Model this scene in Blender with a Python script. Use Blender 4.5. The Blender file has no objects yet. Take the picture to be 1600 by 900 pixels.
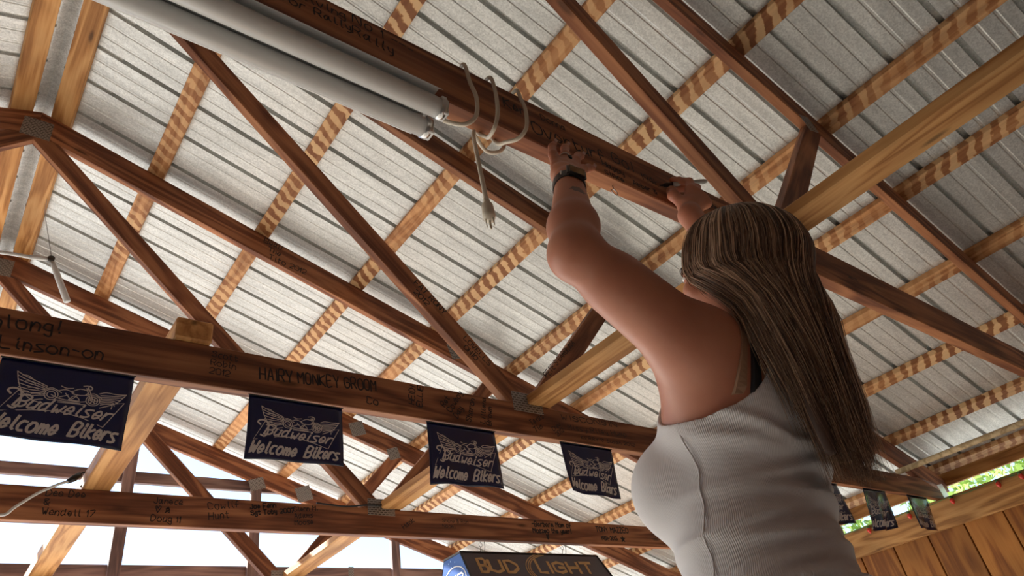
import bpy, bmesh, math, random
import numpy as np
from mathutils import Vector, Matrix
random.seed(7)
SC = bpy.context.scene
COL = SC.collection
CZ = 0.88                      # eye level above the floor; heights below are given relative to the eye

# ------------------------------------------------------------------ camera, sky, sun, exposure
R = [[0.789457, -0.593501, -0.156571], [0.240109, 0.533359, -0.811095], [0.564894, 0.602731, 0.563569]]
cam_d = bpy.data.cameras.new('camera'); cam = bpy.data.objects.new('camera', cam_d); COL.objects.link(cam)
cam.matrix_world = Matrix(((R[0][0], -R[1][0], -R[2][0], 0), (R[0][1], -R[1][1], -R[2][1], 0),
                           (R[0][2], -R[1][2], -R[2][2], CZ), (0, 0, 0, 1)))
cam_d.sensor_width = 36.0; cam_d.lens = 36.0*1081.0/1600.0; cam_d.clip_start = 0.02; cam_d.clip_end = 500
SC.camera = cam
SC.view_settings.view_transform = 'Standard'; SC.view_settings.look = 'None'
SC.view_settings.gamma = 1; SC.view_settings.use_curve_mapping = False
SC.view_settings.exposure = 1.38
W = bpy.data.worlds.new('sky'); SC.world = W; W.use_nodes = True
wn = W.node_tree.nodes; wl = W.node_tree.links; wn.clear()
wo = wn.new('ShaderNodeOutputWorld'); wb = wn.new('ShaderNodeBackground'); ws = wn.new('ShaderNodeTexSky')
ws.sky_type = 'NISHITA'; ws.sun_disc = False; ws.sun_elevation = math.radians(48); ws.sun_rotation = math.radians(-30)
ws.air_density = 1.0; ws.dust_density = 0.6; ws.ozone_density = 1.0
wl.new(ws.outputs[0], wb.inputs[0]); wb.inputs[1].default_value = 0.14
wl.new(wb.outputs[0], wo.inputs[0])
sun_d = bpy.data.lights.new('sun', 'SUN'); sun = bpy.data.objects.new('sun', sun_d); COL.objects.link(sun)
sun_d.energy = 7.6; sun_d.angle = math.radians(0.6); sun_d.color = (1.0, 0.95, 0.88)
sdir = Vector((-0.30, 0.85, 0.55)).normalized()       # towards the sun: far left
sun.rotation_euler = sdir.to_track_quat('Z', 'Y').to_euler(); sun.location = (0, 0, 12)

# ------------------------------------------------------------------ helpers
def tag(o, label=None, cat=None, group=None, kind=None):
    if label: o['label'] = label
    if cat: o['category'] = cat
    if group: o['group'] = group
    if kind: o['kind'] = kind
    return o
def root(name, loc=(0, 0, 0), **k):
    o = bpy.data.objects.new(name, None); COL.objects.link(o)
    o.empty_display_size = 0.1; o.location = (loc[0], loc[1], loc[2]+CZ)
    return tag(o, **k)
def base(o):
    v = Vector((0, 0, 0))
    while o is not None: v += o.location; o = o.parent
    return v
def mobj(name, verts, faces, mat, parent=None, frame=None, smooth=False, shade_angle=None):
    """verts in eye-level world coordinates; frame = 4x4 local frame (eye-level world) of the object"""
    F = frame or Matrix.Translation(sum((Vector(v) for v in verts), Vector()) / max(1, len(verts)))
    Fi = F.inverted()
    me = bpy.data.meshes.new(name); me.from_pydata([Fi @ Vector(v) for v in verts], [], faces); me.update()
    if isinstance(mat, (list, tuple)):
        for m in mat: me.materials.append(m)
    elif mat: me.materials.append(mat)
    if smooth: me.polygons.foreach_set('use_smooth', [True]*len(me.polygons))
    o = bpy.data.objects.new(name, me); COL.objects.link(o)
    Mw = Matrix.Translation((0, 0, CZ)) @ F
    if parent is not None:
        o.parent = parent
        o.matrix_basis = parent_world(parent).inverted() @ Mw
    else: o.matrix_world = Mw
    return o
def parent_world(p):
    M = p.matrix_basis.copy(); q = p.parent
    while q is not None: M = q.matrix_basis @ M; q = q.parent
    return M
def bevel_box(sx, sy, sz, b=0.003, seg=1):
    bm = bmesh.new(); bmesh.ops.create_cube(bm, size=1.0)
    bmesh.ops.scale(bm, vec=(sx, sy, sz), verts=bm.verts)
    if b: bmesh.ops.bevel(bm, geom=bm.edges[:], offset=b, segments=seg, affect='EDGES', clamp_overlap=True)
    v = [x.co.copy() for x in bm.verts]; f = [[q.index for q in p.verts] for p in bm.faces]; bm.free(); return v, f
def box(name, lo, hi, mat, parent=None, b=0.003):
    c = [(a+d)/2 for a, d in zip(lo, hi)]; s = [abs(d-a) for a, d in zip(lo, hi)]
    v, f = bevel_box(*s, b)
    F = Matrix.Translation(c)
    return mobj(name, [F @ x for x in v], f, mat, parent, F)
def beam(name, p0, p1, w, h, mat, parent=None, up=(0, 0, 1), b=0.003, nseg=1, warp=0.0):
    """board from p0 to p1 (centre line); w = size across (side axis), h = size along up"""
    p0, p1 = Vector(p0), Vector(p1); x = (p1-p0); L = x.length; x.normalize()
    y = Vector(up).cross(x).normalized(); z = x.cross(y)
    F = Matrix(((x[0], y[0], z[0], 0), (x[1], y[1], z[1], 0), (x[2], y[2], z[2], 0), (0, 0, 0, 1)))
    F = Matrix.Translation((p0+p1)/2) @ F
    bm = bmesh.new(); bmesh.ops.create_cube(bm, size=1.0); bmesh.ops.scale(bm, vec=(L, w, h), verts=bm.verts)
    bmesh.ops.bevel(bm, geom=[e for e in bm.edges], offset=b, segments=1, affect='EDGES', clamp_overlap=True)
    v = [F @ q.co for q in bm.verts]; f = [[q.index for q in p.verts] for p in bm.faces]; bm.free()
    return mobj(name, v, f, mat, parent, F)
def prism_y(name, poly, y0, y1, mat, parent=None, frame=None):
    """poly = [(x,z)...] extruded along y"""
    n = len(poly); v = [(x, y0, z) for x, z in poly]+[(x, y1, z) for x, z in poly]
    f = [list(range(n)), list(range(2*n-1, n-1, -1))]+[[i, i+n, (i+1) % n+n, (i+1) % n] for i in range(n)]
    o = mobj(name, v, f, mat, parent, frame)
    bm = bmesh.new(); bm.from_mesh(o.data); bmesh.ops.recalc_face_normals(bm, faces=bm.faces)
    bmesh.ops.bevel(bm, geom=bm.edges[:], offset=0.0025, segments=1, affect='EDGES', clamp_overlap=True)
    bm.to_mesh(o.data); bm.free(); return o
def catmull(P, n=6):
    P = [Vector(p) for p in P]
    if len(P) < 3: return P
    Q = [2*P[0]-P[1]]+P+[2*P[-1]-P[-2]]; out = []
    for i in range(1, len(Q)-2):
        for k in range(n):
            t = k/n; a, b, c, d = Q[i-1], Q[i], Q[i+1], Q[i+2]
            out.append(0.5*((2*b)+(c-a)*t+(2*a-5*b+4*c-d)*t*t+(3*b-a-3*c+d)*t**3))
    out.append(P[-1]); return out
def tube_geo(P, r, n=8, flat=1.0):
    P = [Vector(p) for p in P]; rr = r if isinstance(r, (list, tuple)) else [r]*len(P)
    v, f = [], []; ref = None
    for i, p in enumerate(P):
        t = (P[min(i+1, len(P)-1)]-P[max(i-1, 0)]).normalized()
        if ref is None: ref = t.orthogonal().normalized()
        ref = (ref-t*ref.dot(t)).normalized(); s = t.cross(ref)
        for k in range(n):
            a = 2*math.pi*k/n; v.append(p+rr[i]*(math.cos(a)*ref+math.sin(a)*s*flat))
    for i in range(len(P)-1):
        for k in range(n): f.append([i*n+k, i*n+(k+1) % n, (i+1)*n+(k+1) % n, (i+1)*n+k])
    f.append(list(range(n))[::-1]); f.append([(len(P)-1)*n+k for k in range(n)])
    return v, f
def tube(name, P, r, mat, parent=None, n=8, smooth=True, flat=1.0):
    v, f = tube_geo(P, r, n, flat); return mobj(name, v, f, mat, parent, smooth=smooth)
def join_geo(parts):
    V, Fc = [], []
    for v, f in parts:
        o = len(V); V += list(v); Fc += [[i+o for i in q] for q in f]
    return V, Fc

# ------------------------------------------------------------------ materials
def newmat(name):
    m = bpy.data.materials.new(name); m.use_nodes = True; nt = m.node_tree
    return m, nt, nt.nodes['Principled BSDF']
def nd(nt, t, **k):
    n = nt.nodes.new(t)
    for a, b in k.items():
        if a == 'op': n.operation = b
        elif a == 'ins':
            for i, x in b.items(): n.inputs[i].default_value = x
        else: setattr(n, a, b)
    return n
def ramp(nt, stops, interp='LINEAR'):
    n = nt.nodes.new('ShaderNodeValToRGB'); cr = n.color_ramp; cr.interpolation = interp
    while len(cr.elements) < len(stops): cr.elements.new(0.5)
    for e, (p, c) in zip(cr.elements, stops): e.position = p; e.color = (*c, 1)
    return n
def plain(name, col, rough=0.5, metal=0.0, **k):
    m, nt, b = newmat(name); b.inputs['Base Color'].default_value = (*col, 1); b.inputs['Roughness'].default_value = rough
    b.inputs['Metallic'].default_value = metal
    for a, x in k.items(): b.inputs[a].default_value = x
    return m
def wood(name, c_dark, c_mid, c_light, grain=1.0, stripes=None, rough=0.6, knots=True):
    """grain runs along the object's own x axis"""
    m, nt, b = newmat(name); L = nt.links
    tc = nd(nt, 'ShaderNodeTexCoord'); oi = nd(nt, 'ShaderNodeObjectInfo')
    off = nd(nt, 'ShaderNodeVectorMath', op='MULTIPLY_ADD'); cmb = nd(nt, 'ShaderNodeCombineXYZ')
    mul = nd(nt, 'ShaderNodeMath', op='MULTIPLY', ins={1: 37.0}); L.new(oi.outputs['Random'], mul.inputs[0])
    for i in range(3): L.new(mul.outputs[0], cmb.inputs[i])
    off.inputs[1].default_value = (1, 1, 1); L.new(tc.outputs['Object'], off.inputs[0]); L.new(cmb.outputs[0], off.inputs[2])
    mp = nd(nt, 'ShaderNodeMapping'); mp.inputs['Scale'].default_value = (0.9*grain, 9*grain, 9*grain); L.new(off.outputs[0], mp.inputs[0])
    n1 = nd(nt, 'ShaderNodeTexNoise', ins={'Scale': 1.1, 'Detail': 2.0, 'Distortion': 0.6}); L.new(mp.outputs[0], n1.inputs['Vector'])
    k1 = nd(nt, 'ShaderNodeMath', op='MULTIPLY', ins={1: 26.0}); L.new(n1.outputs['Fac'], k1.inputs[0])
    sn = nd(nt, 'ShaderNodeMath', op='SINE'); L.new(k1.outputs[0], sn.inputs[0])
    mr = nd(nt, 'ShaderNodeMapRange', ins={1: -1.0, 2: 1.0}); L.new(sn.outputs[0], mr.inputs[0])
    mp2 = nd(nt, 'ShaderNodeMapping'); mp2.inputs['Scale'].default_value = (5, 120, 120); L.new(off.outputs[0], mp2.inputs[0])
    n2 = nd(nt, 'ShaderNodeTexNoise', ins={'Scale': 1.0, 'Detail': 3.0}); L.new(mp2.outputs[0], n2.inputs['Vector'])
    mx = nd(nt, 'ShaderNodeMix', ins={0: 0.5}); L.new(mr.outputs[0], mx.inputs[2]); L.new(n2.outputs['Fac'], mx.inputs[3])
    rp = ramp(nt, [(0.12, c_dark), (0.45, c_mid), (0.85, c_light)]); L.new(mx.outputs[0], rp.inputs[0])
    n3 = nd(nt, 'ShaderNodeTexNoise', ins={'Scale': 2.3, 'Detail': 3.0}); L.new(off.outputs[0], n3.inputs['Vector'])
    v3 = nd(nt, 'ShaderNodeMapRange', ins={1: 0.3, 2: 0.7, 3: 0.72, 4: 1.18}); L.new(n3.outputs['Fac'], v3.inputs[0])
    ob = nd(nt, 'ShaderNodeMapRange', ins={3: 0.85, 4: 1.15}); L.new(oi.outputs['Random'], ob.inputs[0])
    vv = nd(nt, 'ShaderNodeMath', op='MULTIPLY'); L.new(v3.outputs[0], vv.inputs[0]); L.new(ob.outputs[0], vv.inputs[1])
    hs = nd(nt, 'ShaderNodeHueSaturation'); L.new(rp.outputs[0], hs.inputs['Color']); L.new(vv.outputs[0], hs.inputs['Value'])
    col = hs.outputs[0]
    if knots:
        mk = nd(nt, 'ShaderNodeMapping'); mk.inputs['Scale'].default_value = (1.7, 6.5, 6.5); L.new(off.outputs[0], mk.inputs[0])
        vo = nd(nt, 'ShaderNodeTexVoronoi', ins={'Scale': 1.4}); L.new(mk.outputs[0], vo.inputs['Vector'])
        kr = ramp(nt, [(0.05, (0.25, 0.25, 0.25)), (0.12, (1, 1, 1))]); L.new(vo.outputs['Distance'], kr.inputs[0])
        mm = nd(nt, 'ShaderNodeMix', data_type='RGBA', blend_type='MULTIPLY', ins={0: 0.8}); L.new(col, mm.inputs[6]); L.new(kr.outputs[0], mm.inputs[7]); col = mm.outputs[2]
    if stripes:                                   # weathering bands left under each rib of the roofing
        sx = nd(nt, 'ShaderNodeSeparateXYZ'); L.new(tc.outputs['Object'], sx.inputs[0])
        wv = nd(nt, 'ShaderNodeTexNoise', ins={'Scale': 17.0, 'Detail': 3.0}); L.new(off.outputs[0], wv.inputs['Vector'])
        wm = nd(nt, 'ShaderNodeMath', op='MULTIPLY_ADD', ins={1: 0.075, 2: -0.0375}); L.new(wv.outputs['Fac'], wm.inputs[0])
        ax = nd(nt, 'ShaderNodeMath', op='ADD'); L.new(sx.outputs[0], ax.inputs[0]); L.new(wm.outputs[0], ax.inputs[1])
        ay = nd(nt, 'ShaderNodeMath', op='MULTIPLY_ADD', ins={1: 0.45}); L.new(sx.outputs[1], ay.inputs[0]); L.new(ax.outputs[0], ay.inputs[2])
        ph = nd(nt, 'ShaderNodeMath', op='MULTIPLY', ins={1: 2*math.pi/0.0762}); L.new(ay.outputs[0], ph.inputs[0])
        s1 = nd(nt, 'ShaderNodeMath', op='SINE'); L.new(ph.outputs[0], s1.inputs[0])
        n5 = nd(nt, 'ShaderNodeTexNoise', ins={'Scale': 1.6, 'Detail': 1.0}); L.new(off.outputs[0], n5.inputs['Vector'])
        am = nd(nt, 'ShaderNodeMapRange', ins={1: 0.35, 2: 0.6, 3: 0.15, 4: 1.0}); L.new(n5.outputs['Fac'], am.inputs[0])
        cr = ramp(nt, [(0.0, (0, 0, 0)), (0.38, (0.0,)*3), (0.5, (0.5,)*3), (0.62, (1,)*3)]); mr2 = nd(nt, 'ShaderNodeMapRange', ins={1: -1.0, 2: 1.0}); L.new(s1.outputs[0], mr2.inputs[0]); L.new(mr2.outputs[0], cr.inputs[0])
        sc = ramp(nt, [(0.0, stripes[0]), (0.5, stripes[1]), (1.0, stripes[2])]); L.new(cr.outputs[0], sc.inputs[0])
        mg = nd(nt, 'ShaderNodeMix', data_type='RGBA'); f1 = nd(nt, 'ShaderNodeMath', op='MULTIPLY', ins={1: stripes[3]}); L.new(am.outputs[0], f1.inputs[0])
        L.new(f1.outputs[0], mg.inputs[0]); L.new(col, mg.inputs[6]); L.new(sc.outputs[0], mg.inputs[7]); col = mg.outputs[2]
    L.new(col, b.inputs['Base Color']); b.inputs['Roughness'].default_value = rough
    bp = nd(nt, 'ShaderNodeBump', ins={'Strength': 0.25, 'Distance': 0.002}); L.new(mx.outputs[0], bp.inputs['Height']); L.new(bp.outputs[0], b.inputs['Normal'])
    b.inputs['Specular IOR Level'].default_value = 0.3
    return m
M = {}
M['truss'] = wood('stained_truss_wood', (0.105, 0.036, 0.020), (0.26, 0.098, 0.046), (0.44, 0.190, 0.085))
M['brace'] = wood('bright_pine', (0.30, 0.12, 0.035), (0.52, 0.25, 0.085), (0.66, 0.36, 0.14))
M['purlin'] = wood('weathered_purlin_wood', (0.26, 0.10, 0.035), (0.50, 0.23, 0.085), (0.64, 0.34, 0.15),
                   stripes=((0.20, 0.070, 0.028), (0.50, 0.235, 0.085), (0.78, 0.53, 0.28), 0.80), knots=False)
M['ridgep'] = wood('ridge_purlin_wood', (0.28, 0.11, 0.03), (0.52, 0.25, 0.08), (0.68, 0.38, 0.15))
M['gable'] = wood('weathered_gable_wood', (0.10, 0.07, 0.07), (0.19, 0.12, 0.11), (0.30, 0.20, 0.17))
M['plank'] = wood('knotty_pine_plank', (0.17, 0.05, 0.010), (0.33, 0.12, 0.022), (0.44, 0.18, 0.04), grain=0.8)
M['header'] = wood('honey_pine', (0.22, 0.09, 0.025), (0.44, 0.21, 0.065), (0.58, 0.31, 0.11))
M['pole'] = wood('pale_dowel_wood', (0.26, 0.18, 0.09), (0.42, 0.30, 0.16), (0.55, 0.42, 0.25), knots=False)

def metal_sheet():
    m, nt, b = newmat('galvanized_roofing'); L = nt.links
    tc = nd(nt, 'ShaderNodeTexCoord'); vo = nd(nt, 'ShaderNodeTexVoronoi', ins={'Scale': 160.0}); L.new(tc.outputs['Object'], vo.inputs['Vector'])
    rp = ramp(nt, [(0.0, (0.54, 0.55, 0.53)), (1.0, (0.74, 0.75, 0.72))]); 
    bw = nd(nt, 'ShaderNodeSeparateColor'); L.new(vo.outputs['Color'], bw.inputs[0]); L.new(bw.outputs[0], rp.inputs[0])
    mp = nd(nt, 'ShaderNodeMapping'); mp.inputs['Scale'].default_value = (1.2, 9, 1.2); L.new(tc.outputs['Object'], mp.inputs[0])
    n = nd(nt, 'ShaderNodeTexNoise', ins={'Scale': 3.0, 'Detail': 4.0}); L.new(mp.outputs[0], n.inputs['Vector'])
    mr = nd(nt, 'ShaderNodeMapRange', ins={1: 0.3, 2: 0.7, 3: 0.82, 4: 1.1}); L.new(n.outputs['Fac'], mr.inputs[0])
    hs = nd(nt, 'ShaderNodeHueSaturation'); L.new(rp.outputs[0], hs.inputs['Color']); L.new(mr.outputs[0], hs.inputs['Value'])
    L.new(hs.outputs[0], b.inputs['Base Color']); b.inputs['Metallic'].default_value = 0.5
    r2 = nd(nt, 'ShaderNodeMapRange', ins={3: 0.34, 4: 0.5}); L.new(bw.outputs[1], r2.inputs[0]); L.new(r2.outputs[0], b.inputs['Roughness'])
    return m
M['sheet'] = metal_sheet()
def plate_mat():
    m, nt, b = newmat('toothed_gusset_steel'); L = nt.links
    tc = nd(nt, 'ShaderNodeTexCoord'); mp = nd(nt, 'ShaderNodeMapping'); mp.inputs['Rotation'].default_value = (math.radians(90), 0, 0)
    L.new(tc.outputs['Object'], mp.inputs[0])
    br = nd(nt, 'ShaderNodeTexBrick', ins={'Scale': 1.0, 'Mortar Size': 0.0034, 'Brick Width': 0.022, 'Row Height': 0.0105, 'Mortar Smooth': 0.1})
    br.inputs['Color1'].default_value = (0.05, 0.04, 0.035, 1); br.inputs['Color2'].default_value = (0.09, 0.07, 0.06, 1); br.inputs['Mortar'].default_value = (0.33, 0.31, 0.29, 1)
    L.new(mp.outputs[0], br.inputs['Vector']); L.new(br.outputs['Color'], b.inputs['Base Color'])
    b.inputs['Metallic'].default_value = 0.5; b.inputs['Roughness'].default_value = 0.5
    return m
M['plate'] = plate_mat()
M['ink'] = plain('black_marker_ink', (0.012, 0.008, 0.008), 0.6)
M['white_metal'] = plain('white_enamel_steel', (0.74, 0.74, 0.72), 0.35)
M['tube'] = plain('white_fluorescent_glass', (0.70, 0.70, 0.68), 0.22)
M['chrome'] = plain('bright_steel', (0.6, 0.59, 0.57), 0.28, 1.0)
M['cable'] = plain('cream_vinyl_cable', (0.60, 0.53, 0.42), 0.45)
M['brass'] = plain('brass_prong', (0.55, 0.5, 0.4), 0.3, 1.0)
M['silver_print'] = plain('silver_grey_print', (0.60, 0.56, 0.55), 0.5)
def film():
    m, nt, b = newmat('black_plastic_film'); L = nt.links
    b.inputs['Base Color'].default_value = (0.010, 0.011, 0.020, 1); b.inputs['Roughness'].default_value = 0.22
    tr = nd(nt, 'ShaderNodeBsdfTranslucent'); tr.inputs[0].default_value = (0.010, 0.018, 0.07, 1)
    ad = nd(nt, 'ShaderNodeAddShader'); L.new(b.outputs[0], ad.inputs[0]); L.new(tr.outputs[0], ad.inputs[1])
    L.new(ad.outputs[0], nt.nodes['Material Output'].inputs[0]); return m
M['film'] = film()
M['black_plastic'] = plain('black_plastic', (0.012, 0.012, 0.014), 0.3)
M['iron'] = plain('dark_iron_wire', (0.08, 0.07, 0.06), 0.4, 0.8)
M['red'] = plain('red_plastic_bulb', (0.65, 0.05, 0.03), 0.25)
M['green'] = plain('green_plastic_cap', (0.05, 0.16, 0.04), 0.4)
M['gold'] = plain('gold_print', (0.62, 0.36, 0.13), 0.4)
M['sign_dark'] = plain('dark_brown_sign_panel', (0.055, 0.025, 0.035), 0.3)
M['bright_steel_plate'] = plain('pale_steel_strap', (0.75, 0.76, 0.78), 0.4, 0.4)
def blue_panel():
    m, nt, b = newmat('blue_printed_panel'); L = nt.links
    tc = nd(nt, 'ShaderNodeTexCoord'); vo = nd(nt, 'ShaderNodeTexVoronoi', ins={'Scale': 34.0}); L.new(tc.outputs['Object'], vo.inputs['Vector'])
    rp = ramp(nt, [(0.0, (0.55, 0.75, 0.95)), (0.10, (0.4, 0.6, 0.9)), (0.16, (0.035, 0.12, 0.42))]); L.new(vo.outputs['Distance'], rp.inputs[0])
    L.new(rp.outputs[0], b.inputs['Base Color']); b.inputs['Roughness'].default_value = 0.3; return m
M['blue'] = blue_panel()
M['white_print'] = plain('white_print', (0.8, 0.82, 0.85), 0.5)

# ------------------------------------------------------------------ stroke lettering (marker hand, painted script)
# each letter: strokes of digit pairs xy; baseline y=2, x-height 6, capitals 8, descenders 0
SF = dict(A='02 28 42|14 34', B='02 08 38 47 35 05|35 44 43 32 02', C='47 28 08 05 03 22 43', D='02 08 28 46 44 22 02', E='48 08 02 42|05 35',
 F='48 08 02|05 35', G='47 28 07 03 22 43 45 25', H='02 08|42 48|05 45', I='12 18', J='38 33 22 03', K='02 08|48 05 42', L='08 02 42', M='02 08 25 48 42',
 N='02 08 42 48', O='28 07 03 22 43 47 28', P='02 08 38 47 35 05', Q='28 07 03 22 43 47 28|34 51', R='02 08 38 47 35 05|25 42', S='47 28 07 16 35 44 32 03',
 T='08 48|28 22', U='08 03 22 43 48', V='08 22 48', W='08 12 26 32 48', X='02 48|08 42', Y='08 25 48|25 22', Z='08 48 02 42',
 a='36 16 04 12 23 36|36 33 42', b='08 02|05 26 34 22 02', c='36 16 04 12 32', d='36 16 04 12 33|38 33 42', e='04 34 26 16 04 12 33', f='37 28 17 12|05 35',
 g='36 16 04 13 33|36 31 20 01', h='08 02|04 16 35 32', i='16 13 22|17 18', j='26 21 10 01|27 28', k='08 02|36 04 32', l='18 13 22', m='06 02|04 16 24 22|24 36 44 42',
 n='06 02|04 16 35 32', o='16 04 12 32 44 36 16', p='06 00|05 26 34 22 02', q='36 16 04 13 33|36 30', r='06 02|04 16 36', s='36 16 05 33 22 02', t='18 13 22 33|06 36',
 u='06 03 12 33|36 32', v='06 22 46', w='06 12 24 32 46', x='02 36|06 32', y='06 13 33|36 31 10', z='06 36 02 32')
SF.update({'0': '28 07 03 22 43 47 28', '1': '06 18 12', '2': '07 28 47 45 02 42', '3': '08 38 25 44 32 02', '4': '38 32|38 04 44', '5': '48 08 05 35 44 32 02',
 '6': '48 15 03 22 43 35 04', '7': '08 48 12', '8': '25 07 28 47 25 03 22 43 25', '9': '45 15 07 28 47 32', '-': '05 35', '!': '18 14|12 13', "'": '18 17', '.': '12 13', '?': '07 28 46 24|22 23',
 '&': '42 07 28 37 04 22 45', '*': '02 28 42 06 46 02', '<': '22 06 08 18 26 38 48 46 22', '/': '02 48', '^': '14 36 44 32 14'})
def strokes(text, jit=0.0, rnd=None):
    """list of 2D polylines in em units (cap height 1 = 6 cells); returns (polylines, width)"""
    out = []; x = 0.0
    for ch in text:
        if ch == ' ': x += 3.2; continue
        g = SF.get(ch)
        if g is None: x += 4; continue
        wmax = 0
        for st in g.split('|'):
            pts = []
            for q in st.split():
                a, b = int(q[0]), int(q[1]); wmax = max(wmax, a)
                pts.append([x+a+(rnd.uniform(-jit, jit) if rnd else 0), b-2+(rnd.uniform(-jit, jit) if rnd else 0)])
            out.append(pts)
        x += wmax+1.5
    return [[(a/6.0, b/6.0) for a, b in p] for p in out], x/6.0
def ribbon(polys, width, fn, sm=4, cap=True):
    """flat ribbons of the given width; 2D polylines in metres -> fn(x,y) -> 3D"""
    V, Fc = [], []
    for p in polys:
        q = catmull([Vector((a, b, 0)) for a, b in p], sm) if len(p) > 2 and sm > 1 else [Vector((a, b, 0)) for a, b in p]
        n0 = len(V)
        for i, c in enumerate(q):
            t = q[min(i+1, len(q)-1)]-q[max(i-1, 0)]
            if t.length < 1e-9: t = Vector((1, 0, 0))
            t.normalize(); s = Vector((-t.y, t.x, 0))*width/2
            e = 0 if 0 < i < len(q)-1 else (width*0.35 if i else -width*0.35)
            V.append(fn(*(c+s+t*e).xy)); V.append(fn(*(c-s+t*e).xy))
        for i in range(len(q)-1): a = n0+2*i; Fc.append([a, a+1, a+3, a+2])
    return V, Fc
def writing(name, text, p, ux, uy, size, mat, parent, width=0.0022, slant=0.0, jit=0.35, seed=1, fit=None, sm=3):
    """text lines from p (eye-level 3D) along ux with up uy; size = cap height"""
    rnd = random.Random(seed); ux, uy = Vector(ux).normalized(), Vector(uy).normalized(); geo = []; p = Vector(p)
    for li, ln in enumerate(text.split('\n')):
        pl, w = strokes(ln, jit, rnd); sx = size if fit is None else fit/w
        pl = [[(a*sx+b*size*slant, b*size-li*size*1.45) for a, b in q] for q in pl]
        geo.append(ribbon(pl, width*1.25, lambda a, b: p+ux*a+uy*b, sm))
    v, f = join_geo(geo); return mobj(name, v, f, mat, parent)
# ------------------------------------------------------------------ dimensions of the frame
TT = 0.33877; TH = 0.0394; ZB = 1.0559; DC = 0.1349; ZT = ZB+DC
XR = -0.115; CT = math.cos(math.atan(TT)); DT = 0.1535          # vertical depth of a top chord
def ztop(x): return 3.1367-TT*(x if x > XR else 2*XR-x)      # top of the top chords
YA, YB, YC, YD, YE = 0.68, 1.912, 3.153, 4.439, 5.70
XE = 5.60                                                     # heel of the trusses

# ------------------------------------------------------------------ ground and slab
v, f = bevel_box(1, 1, 1, 0)
g = mobj('ground', [Vector((x*160, y*160, z*0.2-CZ-0.13)) for x, y, z in v], f, None); tag(g, kind='structure')
def ground_mat(name, c1, c2, s):
    m, nt, b = newmat(name); L = nt.links; tc = nd(nt, 'ShaderNodeTexCoord')
    n = nd(nt, 'ShaderNodeTexNoise', ins={'Scale': s, 'Detail': 6.0}); L.new(tc.outputs['Object'], n.inputs['Vector'])
    rp = ramp(nt, [(0.3, c1), (0.7, c2)]); L.new(n.outputs['Fac'], rp.inputs[0]); L.new(rp.outputs[0], b.inputs['Base Color'])
    b.inputs['Roughness'].default_value = 0.9; return m
g.data.materials.append(ground_mat('dry_gravel', (0.50, 0.49, 0.45), (0.64, 0.625, 0.58), 3.0))
fl = box('floor', (-6.0, -4.2, -CZ-0.03-0.07), (5.6, 5.9, -CZ), ground_mat('concrete_floor', (0.32, 0.305, 0.275), (0.43, 0.41, 0.375), 2.0), b=0.0)
tag(fl, kind='structure')

# ------------------------------------------------------------------ roof: sheets, purlins, ridge cap
ceiling = root('ceiling', (0, 0, 0), kind='structure')
PITCH = 0.2286
def profile():
    pts = []                                  # (offset along y, height) of one 0.2286 m module
    h, m = 0.034, 0.0026
    for c, bw, tw, hh in ((0.0, 0.026, 0.020, h), (0.0762, 0.018, 0.008, m), (0.1524, 0.018, 0.008, m)):
        pts += [(c-bw/2, 0), (c-tw/2, hh), (c+tw/2, hh), (c+bw/2, 0)]
    return pts
def sheet(y0, nmod, side):
    ys = []
    for k in range(nmod+1):
        for a, hh in profile():
            if k == nmod and a > 0.03: break
            ys.append((y0-k*PITCH-a, hh))
    x0 = XR+side*0.035; x1 = XR+side*(5.70-XR)
    V, Fc = [], []
    ns = 6
    for i in range(ns+1):
        x = x0+(x1-x0)*i/ns
        zz = ztop(x)+0.038/CT+0.001
        for y, hh in ys: V.append((x, y, zz+hh))
    n = len(ys)
    for i in range(ns):
        for j in range(n-1): Fc.append([i*n+j, i*n+j+1, (i+1)*n+j+1, (i+1)*n+j])
    return mobj('roof_sheet', V, Fc, M['sheet'], ceiling, Matrix.Translation((x0, y0, 2)))
Y0 = 5.797; k = 0
while Y0-k*4*PITCH > -3.6:
    for s in (1, -1):
        o = sheet(Y0-k*4*PITCH, 4, s)
        o.location.z -= (k % 2)*0.0012
    k += 1
# purlins (flat 2x4 laid along the ridge direction on top of the trusses)
NT = Vector((TT, 0, 1)).normalized()
PX = [0.455, 1.06, 1.66, 2.225, 2.80, 3.355, 3.94, 4.50, 5.06, 5.555]
def purlin(x, side, mat='purlin', w=0.089):
    xx = x if side > 0 else 2*XR-x
    n = Vector((TT*side, 0, 1)).normalized(); c = Vector((xx, 0, ztop(xx)))+n*0.019
    o = beam('purlin', (c.x, 5.775, c.z), (c.x, -3.7, c.z), w, 0.038, M[mat], ceiling, up=n, b=0.002)
    return o
for s in (1, -1):
    for x in PX: purlin(x, s)
    purlin(-0.030, s, 'ridgep', 0.098)
beam('fascia_board', (5.672, 5.775, 1.213), (5.672, -3.7, 1.213), 0.034, 0.092, M['header'], ceiling, b=0.003)['label'] = 'orange fascia board at the eave'
# ridge cap: bent strip seen between the two ridge boards
V = []; cap = [(-0.26, -0.012), (-0.035, 0.032), (0, 0.040), (0.035, 0.032), (0.26, -0.012)]
zr0 = ztop(XR)+0.038/CT+0.012
for y in (5.80, -3.7): V += [(XR+a, y, zr0-TT*abs(a)+0.004+(0.006 if a == 0 else 0)) for a, b in cap]
o = mobj('ridge_cap', V, [[i, i+1, i+6, i+5] for i in range(4)], M['sheet'], ceiling); o['label'] = 'bent galvanized ridge cap'

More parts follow.
